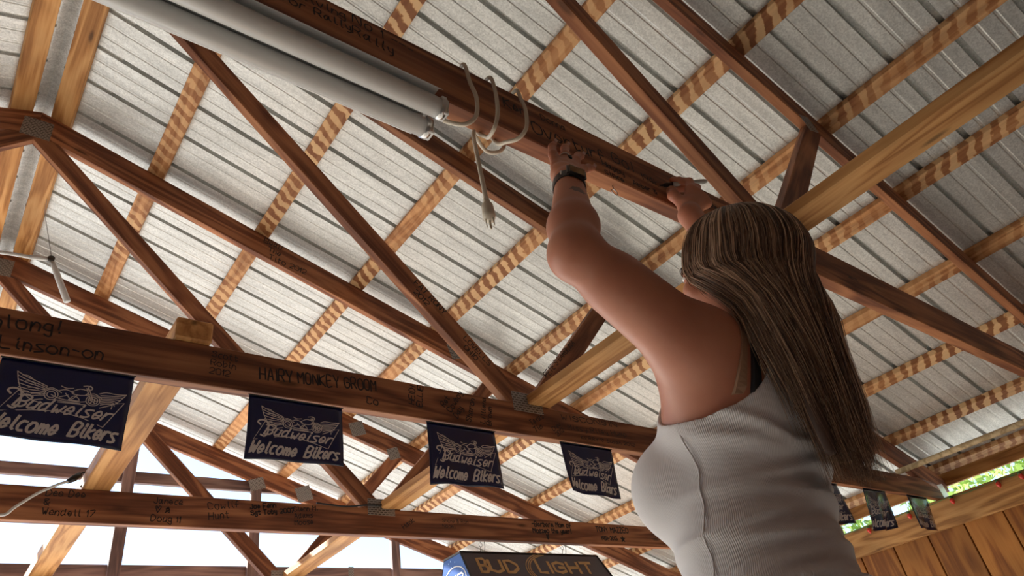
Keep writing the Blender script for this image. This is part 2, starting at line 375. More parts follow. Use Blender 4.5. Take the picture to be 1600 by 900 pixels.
# ------------------------------------------------------------------ trusses
def top_poly(side):
    # slanted board from ridge to heel, plumb cut ends
    a, b = (XR, XE+0.05) if side > 0 else (XR, 2*XR-XE-0.33)
    return [(a, ztop(a)), (b, ztop(b)), (b, ztop(b)-DT*0.62), (b-side*0.16, ztop(b)-DT*0.62-0.0), (b-side*0.30, ztop(b-side*0.30)-DT), (a, ztop(a)-DT)]
def frame_for(p0, p1, y):
    a = Vector((p0[0], y, p0[1])); b = Vector((p1[0], y, p1[1])); x = (b-a).normalized(); z = Vector((0, 1, 0)).cross(x)*-1; yy = z.cross(x)
    return Matrix.Translation((a+b)/2) @ Matrix(((x[0], yy[0], z[0], 0), (x[1], yy[1], z[1], 0), (x[2], yy[2], z[2], 0), (0, 0, 0, 1)))
def board(name, p0, p1, w, y, mat, parent, ext=0.0):
    """board in the truss plane, p = (x,z) centre line, width w"""
    a, b = Vector((p0[0], 0, p0[1])), Vector((p1[0], 0, p1[1])); t = (b-a).normalized(); n = Vector((-t.z, 0, t.x))*w/2
    a, b = a-t*ext, b+t*ext
    return prism_y(name, [(q.x, q.z) for q in (a+n, b+n, b-n, a-n)], y, y+TH, mat, parent, frame_for(p0, p1, y+TH/2))
def plate(cx, cz, w, h, y, ang, parent):
    t = 0.0016; v, f = bevel_box(w, t, h, 0.0004)
    F = Matrix.Translation((cx, y-t/2+0.0003, cz)) @ Matrix.Rotation(-ang, 4, 'Y')
    return mobj('gusset_plate', [F @ q for q in v], f, M['plate'], parent, F)
SL = math.atan(TT)
def make_truss(y):
    r = root('roof_truss', (0, y, 0))
    for s in (1, -1):
        mx = (lambda x: x) if s > 0 else (lambda x: 2*XR-x)
        a = XR; b = mx(XE+0.05)
        prism_y('top_chord', [(a, ztop(a)), (b, ztop(b)), (b, ztop(b)-0.10), (mx(5.48), ZT-0.030), (mx(5.26), ZT+0.001), (mx(5.12), ztop(5.12)-DT), (a, ztop(a)-DT)] , y, y+TH, M['truss'], r,
                frame_for((a, ztop(a)), (b, ztop(b)), y+TH/2))
    prism_y('bottom_chord', [(2*XR-5.61, ZB), (5.61, ZB), (5.61, ZB+0.03), (5.24, ZT), (2*XR-5.24, ZT), (2*XR-5.61, ZB+0.03)], y, y+TH, M['truss'], r, frame_for((-5, ZB+DC/2), (5, ZB+DC/2), y+TH/2))
    for s in (1, -1):
        mx = (lambda x: x) if s > 0 else (lambda x: 2*XR-x)
        # long web from the apex to the chord node, short web back up to the top chord
        e0 = (mx(XR+0.045), ztop(XR)-DT-0.035); e1 = (mx(1.705), ZT+0.012)
        a, b = Vector((e0[0], 0, e0[1])), Vector((e1[0], 0, e1[1])); t = (b-a).normalized(); n = Vector((-t.z, 0, t.x))*0.0445
        pa, pb = a+n, a-n; 
        zu = lambda x: ztop(x)-DT
        def hit(p, fz):                               # slide along t to height function fz
            lo, hi = -0.6, 0.6
            for _ in range(40):
                m_ = (lo+hi)/2; q = p+t*m_
                if q.z > fz(q.x): lo = m_
                else: hi = m_
            return p+t*lo
        A1, A2 = hit(a+n, zu), hit(a-n, zu)
        B1, B2 = hit(b+n, lambda x: ZT), hit(b-n, lambda x: ZT)
        prism_y('web', [(A1.x, A1.z), (B1.x, B1.z), (B2.x, B2.z), (A2.x, A2.z)], y, y+TH, M['truss'], r, frame_for(e0, e1, y+TH/2))
        c0 = (mx(1.815), ZT+0.01); c1 = (mx(2.62), ztop(2.62)-DT-0.01)
        a, b = Vector((c0[0], 0, c0[1])), Vector((c1[0], 0, c1[1])); t = (a-b).normalized(); n = Vector((-t.z, 0, t.x))*0.0445
        A1, A2 = hit(b+n, zu), hit(b-n, zu)
        B1, B2 = hit(a+n, lambda x: ZT), hit(a-n, lambda x: ZT)
        prism_y('web', [(A1.x, A1.z), (B1.x, B1.z), (B2.x, B2.z), (A2.x, A2.z)], y, y+TH, M['truss'], r, frame_for(c0, c1, y+TH/2))
        plate(mx(1.755), ZT+0.008, 0.155, 0.085, y, 0, r)
        plate(mx(2.60), ztop(2.60)-DT+0.012, 0.10, 0.09, y, SL*s, r)
        hp_ = plate(mx(5.535), ZB+0.062, 0.10, 0.10, y, SL*s*0.5, r); hp_.data.materials[0] = M['bright_steel_plate']; hp_['label'] = 'pale steel strap at the heel'
    plate(XR, ztop(XR)-0.125, 0.13, 0.125, y, 0, r)
    return r
def copy_tree(o, parent=None):
    c = o.copy(); COL.objects.link(c)
    if parent is not None: c.parent = parent
    for ch in [q for q in bpy.data.objects if q.parent == o]: copy_tree(ch, c)
    return c
tA = make_truss(YA)
tB = copy_tree(tA); tB.location.y = YB
tC = copy_tree(tA); tC.location.y = YC
tD = copy_tree(tA); tD.location.y = YD
GT = 'fink trusses under the metal roof'
tag(tA, 'dark-stained nearest roof truss the woman is writing on, light fixture under it', 'roof truss', GT)
tag(tB, 'roof truss whose bottom chord carries the black banners and HAIRY MONKEY writing', 'roof truss', GT)
tag(tC, 'purplish brown roof truss with TONY MAZZEO writing, black sign hung beneath', 'roof truss', GT)
tag(tD, 'brown roof truss just behind the TONY MAZZEO beam, before the open gable', 'roof truss', GT)
def part(t, n, k=0):
    l = [o for o in bpy.data.objects if o.parent == t and o.name.split('.')[0] == n]
    l.sort(key=lambda o: o.name); return l[k]
plate(2.352, ztop(2.352)-DT/2, 0.10, 0.11, YC, SL, tC)
plate(2.30, ztop(2.30)-DT/2, 0.12, 0.11, YD, SL, tD)

# gable end frame (weathered, posts instead of webs)
tE = root('gable_truss', (0, YE, 0)); tag(tE, 'open gable end frame with upright posts and rails against the sky', 'roof truss')
for s in (1, -1):
    mx = (lambda x: x) if s > 0 else (lambda x: 2*XR-x)
    a = XR; b = mx(XE+0.05)
    prism_y('top_chord', [(a, ztop(a)), (b, ztop(b)), (b, ztop(b)-0.075), (mx(5.12), ztop(5.12)-DT), (a, ztop(a)-DT)], YE, YE+TH, M['truss'], tE, frame_for((a, ztop(a)), (b, ztop(b)), YE+TH/2))
    for px in (1.025, 2.005, 3.3):
        x = mx(px); zt = min(ztop(x-0.045), ztop(x+0.045))-DT
        prism_y('post', [(x-0.042, ZT), (x+0.042, ZT), (x+0.042, ztop(x+0.042)-DT), (x-0.042, ztop(x-0.042)-DT)], YE, YE+TH, M['gable'], tE, frame_for((x, ZT), (x, zt), YE+TH/2))
    plate(mx(2.42), ztop(2.42)-DT/2, 0.14, 0.13, YE, SL*s, tE); plate(mx(2.005), ztop(2.005)-DT-0.01, 0.13, 0.10, YE, SL*s, tE)
prism_y('bottom_chord', [(2*XR-5.6, ZB), (5.6, ZB), (5.24, ZT), (2*XR-5.24, ZT)], YE, YE+TH, M['truss'], tE, frame_for((-5, ZB+DC/2), (5, ZB+DC/2), YE+TH/2))
for zl, xr_, xm in ((2.245, 2.27, 0), (1.545, 4.05, 0)):
    prism_y('rail', [(2*XR-xr_, zl), (xr_, zl), (xr_-0.262, zl+0.089), (2*XR-xr_+0.262, zl+0.089)], YE+TH+0.002, YE+2*TH, M['gable'], tE, frame_for((-1, zl+0.045), (1, zl+0.045), YE+1.5*TH))
plate(2.87, 1.59, 0.05, 0.10, YE+TH, 0, tE)

# ------------------------------------------------------------------ braces laid along the ridge direction on the bottom chords
def bracing(name, x0, x1, z1, y0, y1, mat, label, group=None):
    o = beam(name, ((x0+x1)/2, y0, (ZT+z1)/2), ((x0+x1)/2, y1, (ZT+z1)/2), x1-x0, z1-ZT, mat, None, b=0.005)
    return tag(o, label, 'beam', group)
bracing('tie_beam', 0.402, 0.508, ZT+0.072, 1.895, 5.74, M['brace'], 'pale pine tie beam crossing behind the leftmost banner')
bs = [(-2.6, YA-0.001, 'thick orange pine brace running from the nearest truss to the top right corner'),
      (YA+TH+.001, YB-0.001, 'pine brace between the nearest truss and the banner truss, beside the woman\'s arm'),
      (YB+TH+.001, YC-0.001, 'pine brace from the banner truss to the truss behind it'),
      (YC+TH+.001, YD-0.001, 'pale pine brace under the beam with purple tint, pointing down left'),
      (YD+TH+.001, YE-0.001, 'farthest pine brace ending at the open gable frame')]
for a, b, lb in bs: bracing('ridge_brace', 1.752, 1.872, ZT+0.042, a, b, M['brace'], lb, 'pine braces lying in line on the bottom chords')

# ------------------------------------------------------------------ right wall: header, planks, strip of light above
wr = root('wall_right', (5.45, 0, 0), kind='structure')
HX = 5.42
hd = box('header_beam', (HX, -3.9, 0.868), (HX+0.04, 5.75, ZB-0.001), M['header'], wr, 0.004)
# rotate grain along y: header is built as a beam
bpy.data.objects.remove(hd)
beam('header_beam', (HX+0.02, -3.9, 0.961), (HX+0.02, 5.75, 0.961), 0.04, 0.187, M['header'], wr, b=0.004)['label'] = 'honey pine header board along the wall top'
beam('header_beam', (HX+0.105, -3.9, 0.961), (HX+0.105, 5.75, 0.961), 0.04, 0.187, M['header'], wr, b=0.004)
for k in range(37):
    y1 = 5.74-k*0.2585; rnd = random.Random(k)
    beam('plank', (HX+0.055+rnd.uniform(-.001, .001), y1-0.126, -CZ+0.02), (HX+0.055, y1-0.126, 1.045), 0.250, 0.022, M['plank'], wr, up=(1, 0, 0), b=0.003)
box('light_block_backing', (HX+0.068, -3.9, -CZ+0.02), (HX+0.082, 5.75, 1.04), M['plank'], wr, 0)  # unseen backing, added to stop daylight leaking through the plank gaps
wlft = root('wall_left_added', (-5.68, 0, 0), kind='structure')  # unseen left wall, added to keep side light off the beam fronts
LX = 2*XR-HX
beam('header_beam', (LX-0.02, -3.9, 0.961), (LX-0.02, 5.75, 0.961), 0.04, 0.187, M['header'], wlft, b=0.004)
for k in range(37):
    y1 = 5.74-k*0.2585
    beam('plank', (LX-0.055, y1-0.126, -CZ+0.02), (LX-0.055, y1-0.126, 1.045), 0.250, 0.022, M['plank'], wlft, up=(1, 0, 0), b=0.003)
box('light_block_backing', (LX-0.082, -3.9, -CZ+0.02), (LX-0.068, 5.75, 1.04), M['plank'], wlft, 0)  # added backing again, blocks light between the left planks
wb_ = root('wall_back', (0, -3.9, 0), kind='structure')
for k in range(45):
    x = -5.7+k*0.2585
    beam('plank', (x, -3.85, -CZ+0.02), (x, -3.85, ztop(x)-0.04), 0.250, 0.022, M['plank'], wb_, up=(0, 1, 0), b=0.0)

# ------------------------------------------------------------------ writing on the beams
def on(t, partname, k, y, text, x, z, size, slope=0.0, **kw):
    y = y-0.0008; a = math.radians(slope)
    return writing('handwriting', text, (x, y, z), (math.cos(a), 0, math.sin(a)), (-math.sin(a), 0, math.cos(a)), size, M['ink'], part(t, partname, k), **kw)
BC = 'bottom_chord'
on(tA, BC, 0, YA, 'be living\nfor Rally', 0.235, 1.150, 0.020, 3, seed=2)
on(tA, BC, 0, YA, 'No 1 ---\nRally', 0.37, 1.160, 0.024, -4, seed=3)
on(tA, BC, 0, YA, 'Ken', 0.715, 1.130, 0.026, 0, seed=4, width=.003)
on(tA, BC, 0, YA, 'Overturf', 0.785, 1.085, 0.036, 4, seed=5, width=.0032)
on(tA, BC, 0, YA, 'Donna', 0.82, 1.145, 0.018, 2, seed=6)
on(tA, BC, 0, YA, 'Go!', 1.035, 1.120, 0.034, -2, seed=7, width=.003)
on(tA, BC, 0, YA, 'Happy -\nsince', 0.99, 1.085, 0.018, -2, seed=8)
on(tA, BC, 0, YA, '194k', 1.130, 1.105, 0.021, 2, seed=9)
on(tA, BC, 0, YA, 'Amber &', 1.085, 1.068, 0.016, 2, seed=10)
on(tA, BC, 0, YA, 'The Riders', 1.40, 1.130, 0.016, -2, seed=11)
on(tA, BC, 0, YA, 'Jan 11', 2.1, 1.11, 0.016, -2, seed=12)
on(tB, BC, 0, YB, 'hlong!', -0.03, 1.130, 0.038, 4, seed=13, width=.004)
on(tB, BC, 0, YB, 'Linson-on', 0.0, 1.072, 0.034, 3, seed=14, width=.0035)
on(tB, BC, 0, YB, 'Scott\nRobin\n2012', 0.515, 1.155, 0.020, -2, seed=15)
on(tB, BC, 0, YB, 'HAIRY MONKEY GROOM', 0.664, 1.105, 0.040, 4, seed=16, width=.0042, fit=0.41)
on(tB, BC, 0, YB, 'Co', 1.03, 1.080, 0.026, 0, seed=17, width=.003)
on(tB, BC, 0, YB, 'HEIDI\nELLIE', 1.215, 1.105, 0.022, 82, seed=18, width=.003)
on(tB, BC, 0, YB, 'Ret\nCowboy\nDay', 1.345, 1.115, 0.022, 55, seed=19, width=.003)
on(tB, BC, 0, YB, 'Sharon', 1.455, 1.07, 0.022, 72, seed=20, width=.003)
on(tB, BC, 0, YB, 'Lilliana\nBrown', 1.52, 1.075, 0.020, 78, seed=21, width=.003)
on(tB, BC, 0, YB, 'Texas\nTim', 1.755, 1.10, 0.022, 30, seed=22, width=.003)
on(tB, BC, 0, YB, 'Crew\n2012', 1.87, 1.09, 0.018, 35, seed=23)
on(tB, BC, 0, YB, 'WISCONSIN', 1.93, 1.150, 0.022, 2, seed=24, width=.003, fit=.34)
on(tB, BC, 0, YB, 'Missy Riley Hump', 1.955, 1.110, 0.020, 2, seed=25, fit=.36)
on(tB, BC, 0, YB, 'KERRY < Susan 2012', 2.02, 1.075, 0.014, 1, seed=26, fit=.33)
on(tB, BC, 0, YB, 'Dan + Deb\nBubba Sue', 4.55, 1.15, 0.022, 3, seed=27)
on(tC, BC, 0, YC, 'Dee Dee\n&\nWendell 17', 0.285, 1.155, 0.026, 0, seed=28, width=.003)
on(tC, BC, 0, YC, 'Janece\n < *\nDoug 11', 0.675, 1.150, 0.026, -1, seed=29, width=.003)
on(tC, BC, 0, YC, 'Cowlif\nHunt', 0.90, 1.135, 0.030, 8, seed=30, width=.003)
on(tC, BC, 0, YC, 'Joe Fenn\nSgt Toby 2007', 1.085, 1.150, 0.020, 7, seed=31, width=.0045)
on(tC, BC, 0, YC, 'Glenn M.\nAdams\nMoose', 1.29, 1.150, 0.022, 6, seed=32, width=.003)
on(tC, BC, 0, YC, 'Hank', 1.88, 1.09, 0.026, 35, seed=33, width=.003)
on(tC, BC, 0, YC, 'Shane & Ron\nNaomi', 2.12, 1.14, 0.020, 0, seed=34)
on(tC, BC, 0, YC, '-Barbara Mom of\nMozzeo the year!\n       <', 2.75, 1.148, 0.026, 1, seed=35, width=.0056, fit=None)
on(tC, BC, 0, YC, 'TONY MAZZEO', 3.275, 1.135, 0.032, 1, seed=36, width=.0056, fit=.30)
on(tC, BC, 0, YC, '1951-2013', 3.305, 1.085, 0.022, 2, seed=37, width=.0050, fit=.15)
sv = [(3.50+0.027*(1 if i % 2 == 0 else .42)*math.sin(i*math.pi/5), YC-0.0009, 1.097+0.027*(1 if i % 2 == 0 else .42)*math.cos(i*math.pi/5)) for i in range(10)]
mobj('drawn_star', sv, [list(range(10))], M['ink'], part(tC, BC))
on(tB, 'web', 0, YB, 'FAT RONY\n  2012', 1.262, 1.655, 0.026, -42, seed=38, width=.0035)
on(tB, 'web', 0, YB, 'LOVELLS\n  OHIO', 1.475, 1.44, 0.024, -44, seed=39, width=.003)
on(tB, 'web', 1, YB, "PETE'S CAROLINA", 1.895, 1.34, 0.026, 45, seed=40, width=.003)
on(tC, 'top_chord', 0, YC, 'Beau\n  The\n   Tito 2012', 1.075, 2.720, 0.034, -12, seed=41, width=.004)

# ------------------------------------------------------------------ banners
def moto():
    P = []                                        # wings, wheels and frame in banner units (u right, v down)
    def circ(cx, cy, r, n=14, a0=0): return [(cx+r*math.cos(2*math.pi*i/n+a0), cy+r*1.35*math.sin(2*math.pi*i/n+a0)) for i in range(n+1)]
    P += [circ(.40, .40, .050), circ(.40, .40, .030), circ(.71, .415, .052), circ(.71, .415, .036), circ(.71, .415, .012, 8)]
    for i in range(6):
        a = i*math.pi/3; P.append([(.71+.012*math.cos(a), .415+.016*math.sin(a)), (.71+.036*math.cos(a), .415+.048*math.sin(a))])
    P += [[(.40, .40), (.47, .44), (.60, .455), (.66, .44)], [(.44, .34), (.50, .31), (.56, .345)], [(.54, .33), (.60, .28), (.66, .30), (.64, .36), (.56, .36), (.54, .33)],
          [(.66, .25), (.685, .33), (.71, .415)], [(.645, .26), (.67, .34), (.695, .42)], [(.62, .235), (.66, .225), (.69, .245)], [(.655, .26), (.67, .22), (.69, .26), (.665, .28), (.655, .26)],
          [(.50, .36), (.55, .43), (.59, .36)], [(.53, .44), (.57, .38), (.61, .44), (.53, .44)], [(.46, .42), (.52, .38)], [(.46, .27), (.50, .29), (.55, .28)], [(.43, .46), (.52, .47), (.62, .475)],
          [(.34, .35), (.40, .31), (.47, .36)], [(.65, .36), (.71, .32), (.77, .37)]]
    # feathers
    for i in range(7):
        t = i/6; P.append([(.13+.05*t, .16+.30*t), (.20+.06*t, .215+.24*t), (.29+.03*t, .26+.17*t), (.36, .30+.12*t)])
    for i in range(5): P.append([(.17+.03*i, .20+.075*i), (.21+.03*i, .20+.07*i), (.25+.025*i, .235+.06*i)])
    P.append([(.13, .16), (.155, .30), (.20, .42), (.27, .50), (.36, .53)])
    for i in range(6):
        t = i/5; P.append([(.76+.01*t, .33+.13*t), (.82, .32+.11*t), (.89-.03*t, .31+.12*t), (.96-.10*t, .27+.22*t)])
    P.append([(.96, .27), (.90, .39), (.84, .45), (.77, .50)]); P.append([(.75, .31), (.80, .28), (.88, .285), (.96, .27)])
    return P
MOTO = moto()
BOW = [[(.60, .60), (.48, .595), (.07, .69), (.175, .38), (.24, .40)], [(.47, .47), (.60, .47), (.66, .475)], [(.78, .475), (.95, .36), (.825, .76), (.60, .60)]]
BOW = [[(.24, .405), (.175, .39), (.065, .70), (.30, .63), (.49, .605), (.66, .66), (.825, .745), (.955, .385), (.86, .425), (.80, .44)], [(.46, .485), (.66, .485)]]
def script_line(text, u0, u1, vb, size, slant, rise=0.0):
    pl, w = strokes(text, 0.0, None); sx = (u1-u0-slant*size*.7)/w
    return [[(u0+a*sx+b*size*slant*.7, vb-b*size+rise*(a/w)) for a, b in p] for p in pl]
def make_banner(name, x, wdt, h, warp, label, y=1.897, ztp=1.046, sk=0.0):
    rnd = random.Random(int(x*100)); ph = rnd.uniform(0, 6)
    def S(u, v, off=0.0):
        yy = y-0.004-0.010*v*math.sin(3.1*u*math.pi+ph)*warp-0.012*warp*v*v*math.sin(2.2*u+ph)-off
        return Vector((x+wdt*u-(sk*v*wdt)+0.004*warp*v*math.sin(5*v+ph), yy, ztp-0.010-h*v+0.004*warp*math.sin(4*u+ph)*v))
    V, Fc = [], []; nu, nv = 18, 14
    for j in range(nv+1):
        for i in range(nu+1): V.append(S(i/nu, j/nv))
    for j in range(nv+1):
        for i in range(nu+1): V.append(S(i/nu, j/nv, -0.0006))
    n = (nu+1)*(nv+1)
    for j in range(nv):
        for i in range(nu):
            a = j*(nu+1)+i; Fc += [[a, a+nu+1, a+nu+2, a+1], [n+a, n+a+1, n+a+nu+2, n+a+nu+1]]
    for i in range(nu): Fc += [[i, i+1, n+i+1, n+i], [nv*(nu+1)+i+n, nv*(nu+1)+i+1+n, nv*(nu+1)+i+1, nv*(nu+1)+i]]
    for j in range(nv):
        a = j*(nu+1); b = a+nu; Fc += [[a+n, a+n+nu+1, a+nu+1, a], [b, b+nu+1, b+n+nu+1, b+n]]
    r = root('advertising_banner', (x+wdt/2, y, ztp)); tag(r, label, 'banner', 'plastic pennant banners under the beam')
    sh = mobj('film_sheet', V, Fc, M['film'], r, smooth=True)
    # folded header strip with the cord
    cv, cf = tube_geo([S(-0.01, -0.0, 0.002), S(0.5, -0.0, 0.002), S(1.01, -0.0, 0.002)], 0.0022, 6)
    mobj('hanging_cord', cv, cf, M['black_plastic'], r, smooth=True)
    fn = lambda a, b: S(a/wdt, b/h, 0.0009)
    sc = lambda P: [[(a*wdt, b*h) for a, b in p] for p in P]
    mobj('emblem', *ribbon(sc(MOTO), 0.0022, fn, 3), M['silver_print'], r)
    mobj('emblem', *ribbon(sc(BOW), 0.0022, fn, 1), M['silver_print'], r)
    t1 = script_line('Budweiser', .16, .93, .605, .15, .55, .055)
    t1.append([(.125, .46), (.10, .42), (.13, .385), (.19, .41), (.20, .56), (.17, .64), (.13, .62)])
    v1, f1 = ribbon(sc(t1), 0.0050, fn, 4); t2 = script_line('Welcome', .03, .55, .90, .175, .35, .01); t3 = script_line('Bikers', .585, .985, .905, .175, .35, .01)
    v2, f2 = ribbon(sc(t2+t3), 0.0066, fn, 4)
    mobj('lettering', v1, f1, M['silver_print'], r); mobj('lettering', v2, f2, M['silver_print'], r)
    return r
make_banner('b', 0.012, 0.302, 0.212, 0.5, 'large blue-black banner at the far left, sky glowing below it')
make_banner('b', 0.628, 0.300, 0.200, 0.5, 'second banner from the left, hanging under the HAIRY MONKEY writing')
make_banner('b', 1.248, 0.296, 0.224, 0.8, 'third banner from the left, beside the crossing braces')
make_banner('b', 1.872, 0.290, 0.208, 0.8, 'fourth banner from the left, beside the white tank top')
make_banner('b', 3.69, 0.30, 0.235, 1.2, 'banner almost hidden behind the shirt, only its edge showing')
make_banner('b', 4.29, 0.275, 0.235, 2.2, 'creased shiny small banner at right, in front of the green strip', sk=0.20)
make_banner('b', 4.855, 0.285, 0.225, 1.0, 'last small banner at right, against the honey pine header', sk=0.2)

# ------------------------------------------------------------------ the woman writing on the beam
import openvdb
class Field:
    """signed distance grid; every primitive is blended in with its own softness"""
    def __init__(s, lo, hi, h):
        s.lo = np.array(lo, np.float32); s.h = h
        s.n = [int(math.ceil((b-a)/h))+1 for a, b in zip(lo, hi)]; s.d = np.full(s.n, 0.05, np.float32)
    def sub(s, lo, hi):
        a = [max(0, int((l-o)/s.h)) for l, o in zip(lo, s.lo)]; b = [min(n, int(math.ceil((l-o)/s.h))+1) for l, o, n in zip(hi, s.lo, s.n)]
        sl = tuple(slice(x, max(x, y)) for x, y in zip(a, b))
        ax = [s.lo[i]+s.h*np.arange(a[i], max(a[i], b[i]), dtype=np.float32) for i in range(3)]
        return sl, ax[0][:, None, None], ax[1][None, :, None], ax[2][None, None, :]
    def blend(s, sl, d, k, op='u'):
        c = s.d[sl]
        if op == 'u':
            h = np.clip(0.5+0.5*(c-d)/k, 0, 1); s.d[sl] = c*(1-h)+d*h-k*h*(1-h)
        else:
            d = -d; h = np.clip(0.5-0.5*(c-d)/k, 0, 1); s.d[sl] = c*(1-h)+d*h+k*h*(1-h)
    def cone(s, a, b, r0, r1, k=0.02, op='u'):
        m = max(r0, r1)+k+0.03; lo = [min(x, y)-m for x, y in zip(a, b)]; hi = [max(x, y)+m for x, y in zip(a, b)]
        sl, X, Y, Z = s.sub(lo, hi)
        ab = [y-x for x, y in zip(a, b)]; L = sum(q*q for q in ab)+1e-12
        t = np.clip(((X-a[0])*ab[0]+(Y-a[1])*ab[1]+(Z-a[2])*ab[2])/L, 0, 1)
        d = np.sqrt((X-a[0]-t*ab[0])**2+(Y-a[1]-t*ab[1])**2+(Z-a[2]-t*ab[2])**2)-(r0+(r1-r0)*t)
        s.blend(sl, d.astype(np.float32), k, op)
    def ell(s, c, r, k=0.03, op='u', rot=None):
        m = max(r)+k+0.03; sl, X, Y, Z = s.sub([q-m for q in c], [q+m for q in c])
        X, Y, Z = X-c[0], Y-c[1], Z-c[2]
        if rot is not None:
            Q = np.array(rot.transposed()); X, Y, Z = Q[0, 0]*X+Q[0, 1]*Y+Q[0, 2]*Z, Q[1, 0]*X+Q[1, 1]*Y+Q[1, 2]*Z, Q[2, 0]*X+Q[2, 1]*Y+Q[2, 2]*Z
        k0 = np.sqrt((X/r[0])**2+(Y/r[1])**2+(Z/r[2])**2); k1 = np.sqrt((X/r[0]**2)**2+(Y/r[1]**2)**2+(Z/r[2]**2)**2)+1e-9
        s.blend(sl, (k0*(k0-1)/k1).astype(np.float32), k, op)
    def mesh(s, name, mat, parent, iso=0.0):
        g = openvdb.FloatGrid(); g.copyFromArray(s.d, tolerance=0.0)
        p, q = g.convertToQuads(isovalue=iso); p = p*s.h+s.lo
        me = bpy.data.meshes.new(name); me.from_pydata(p.tolist(), [], [list(map(int, r))[::-1] for r in q]); me.update()
        bm = bmesh.new(); bm.from_mesh(me); bmesh.ops.recalc_face_normals(bm, faces=bm.faces); bm.to_mesh(me); bm.free()
        me.polygons.foreach_set('use_smooth', [True]*len(me.polygons)); me.materials.append(mat)
        o = bpy.data.objects.new(name, me); COL.objects.link(o); o.parent = parent
        o.matrix_basis = parent_world(parent).inverted() @ Matrix.Translation((0, 0, CZ)); return o
    def at(s, p):
        i = [int(round((a-o)/s.h)) for a, o in zip(p, s.lo)]
        i = [min(max(x, 0), n-1) for x, n in zip(i, s.n)]; return float(s.d[tuple(i)])
SXC = 1.055                                   # x of the spine
LSH, LEL, LWR = (0.915, 0.560, 0.515), (0.668, 0.556, 0.628), (0.768, 0.612, 0.875)
RSH, REL, RWR = (1.175, 0.555, 0.490), (1.150, 0.555, 0.735), (1.178, 0.625, 0.965)
HC = Vector((1.045, 0.515, 0.668))
def torso(F):
    F.ell((SXC-.01, 0.615, 0.400), (0.152, 0.112, 0.150), 0.04)
    F.ell((SXC, 0.570, 0.475), (0.150, 0.082, 0.085), 0.05)
    F.ell((SXC-.035, 0.645, 0.225), (0.138, 0.108, 0.150), 0.05)
    F.ell((SXC-.040, 0.640, 0.040), (0.168, 0.130, 0.150), 0.06)
    for s in (-1, 1): F.ell((SXC-.015+s*0.078, 0.712, 0.335), (0.075, 0.078, 0.080), 0.035)
    for s in (-1, 1): F.ell((SXC+s*0.08, 0.535, 0.440), (0.065, 0.045, 0.08), 0.04)     # shoulder blades
def arms(F):
    F.cone((SXC-.07, 0.57, 0.49), LSH, 0.062, 0.060, 0.05); F.cone((SXC+.06, 0.57, 0.49), RSH, 0.058, 0.056, 0.05)
    F.cone((SXC-.11, 0.60, 0.43), (LSH[0]-.01, .565, .50), 0.060, 0.062, 0.05)
    F.ell((LSH[0]-.015, LSH[1]-.008, LSH[2]-.004), (0.064, 0.060, 0.060), 0.03)
    F.cone(LSH, LEL, 0.056, 0.040, 0.03); F.cone((LSH[0]-.06, .555, .520), (LEL[0]+.07, .552, .585), 0.050, 0.044, 0.03)
    F.ell(LEL, (0.039, 0.039, 0.039), 0.015)
    m = Vector(LEL).lerp(Vector(LWR), 0.33); F.cone(LEL, m, 0.038, 0.0400, 0.02); F.cone(m, LWR, 0.0400, 0.0255, 0.02)
    F.cone(RSH, REL, 0.050, 0.040, 0.03); m = Vector(REL).lerp(Vector(RWR), 0.33)
    F.cone(REL, m, 0.038, 0.040, 0.02); F.cone(m, RWR, 0.040, 0.0245, 0.02)
def finger(F, P, r0, r1, k=0.006):
    n = len(P)-1
    for i in range(n): F.cone(P[i], P[i+1], r0+(r1-r0)*i/n, r0+(r1-r0)*(i+1)/n, k if i else 0.009)
BF = Field((0.56, 0.30, -0.14), (1.36, 0.86, 1.17), 0.0031)
torso(BF); arms(BF)
# neck and head (face looks up at the writing)
HT = Matrix.Rotation(math.radians(13), 3, 'X') @ Matrix.Rotation(math.radians(12), 3, 'Z').to_3x3()
HT = Matrix.Rotation(math.radians(12), 3, 'Z') @ Matrix.Rotation(math.radians(13), 3, 'X')
def hp(x, y, z): return tuple(HC+HT @ Vector((x, y, z)))
BF.cone((SXC, 0.545, 0.50), tuple(HC+Vector((0, -0.005, -0.09))), 0.062, 0.053, 0.03)
BF.ell(hp(0, -0.008, 0.02), (0.074, 0.096, 0.100), 0.03, rot=HT); BF.ell(hp(0, 0.030, -0.045), (0.055, 0.062, 0.062), 0.03, rot=HT)
BF.cone(hp(0, 0.065, -0.088), hp(0, 0.055, -0.09), 0.018, 0.018, 0.03)
BF.cone(hp(0, 0.092, 0.010), hp(0, 0.108, -0.026), 0.008, 0.012, 0.012)                 # nose
for s in (-1, 1):
    BF.ell(hp(s*0.013, 0.100, -0.029), (0.007, 0.008, 0.006), 0.006, rot=HT)
    BF.ell(hp(s*0.040, 0.066, -0.020), (0.024, 0.020, 0.022), 0.018, rot=HT)            # cheeks
    BF.ell(hp(s*0.031, 0.090, 0.012), (0.017, 0.012, 0.011), 0.008, 's', rot=HT)        # eye sockets
    BF.cone(hp(s*0.016, 0.090, 0.030), hp(s*0.045, 0.077, 0.030), 0.007, 0.006, 0.01)   # brows
    BF.ell(hp(s*0.031, 0.077, 0.012), (0.0125, 0.0125, 0.0125), 0.003, rot=HT)          # eyeballs with lids
    BF.ell(hp(s*0.077, -0.004, -0.004), (0.008, 0.019, 0.030), 0.008, rot=HT); BF.ell(hp(s*0.084, 0.0, 0.0), (0.004, 0.009, 0.016), 0.004, 's', rot=HT)
BF.cone(hp(-0.022, 0.086, -0.053), hp(0.022, 0.086, -0.053), 0.0065, 0.0065, 0.008)
BF.cone(hp(-0.018, 0.085, -0.063), hp(0.018, 0.085, -0.063), 0.0075, 0.0075, 0.008)
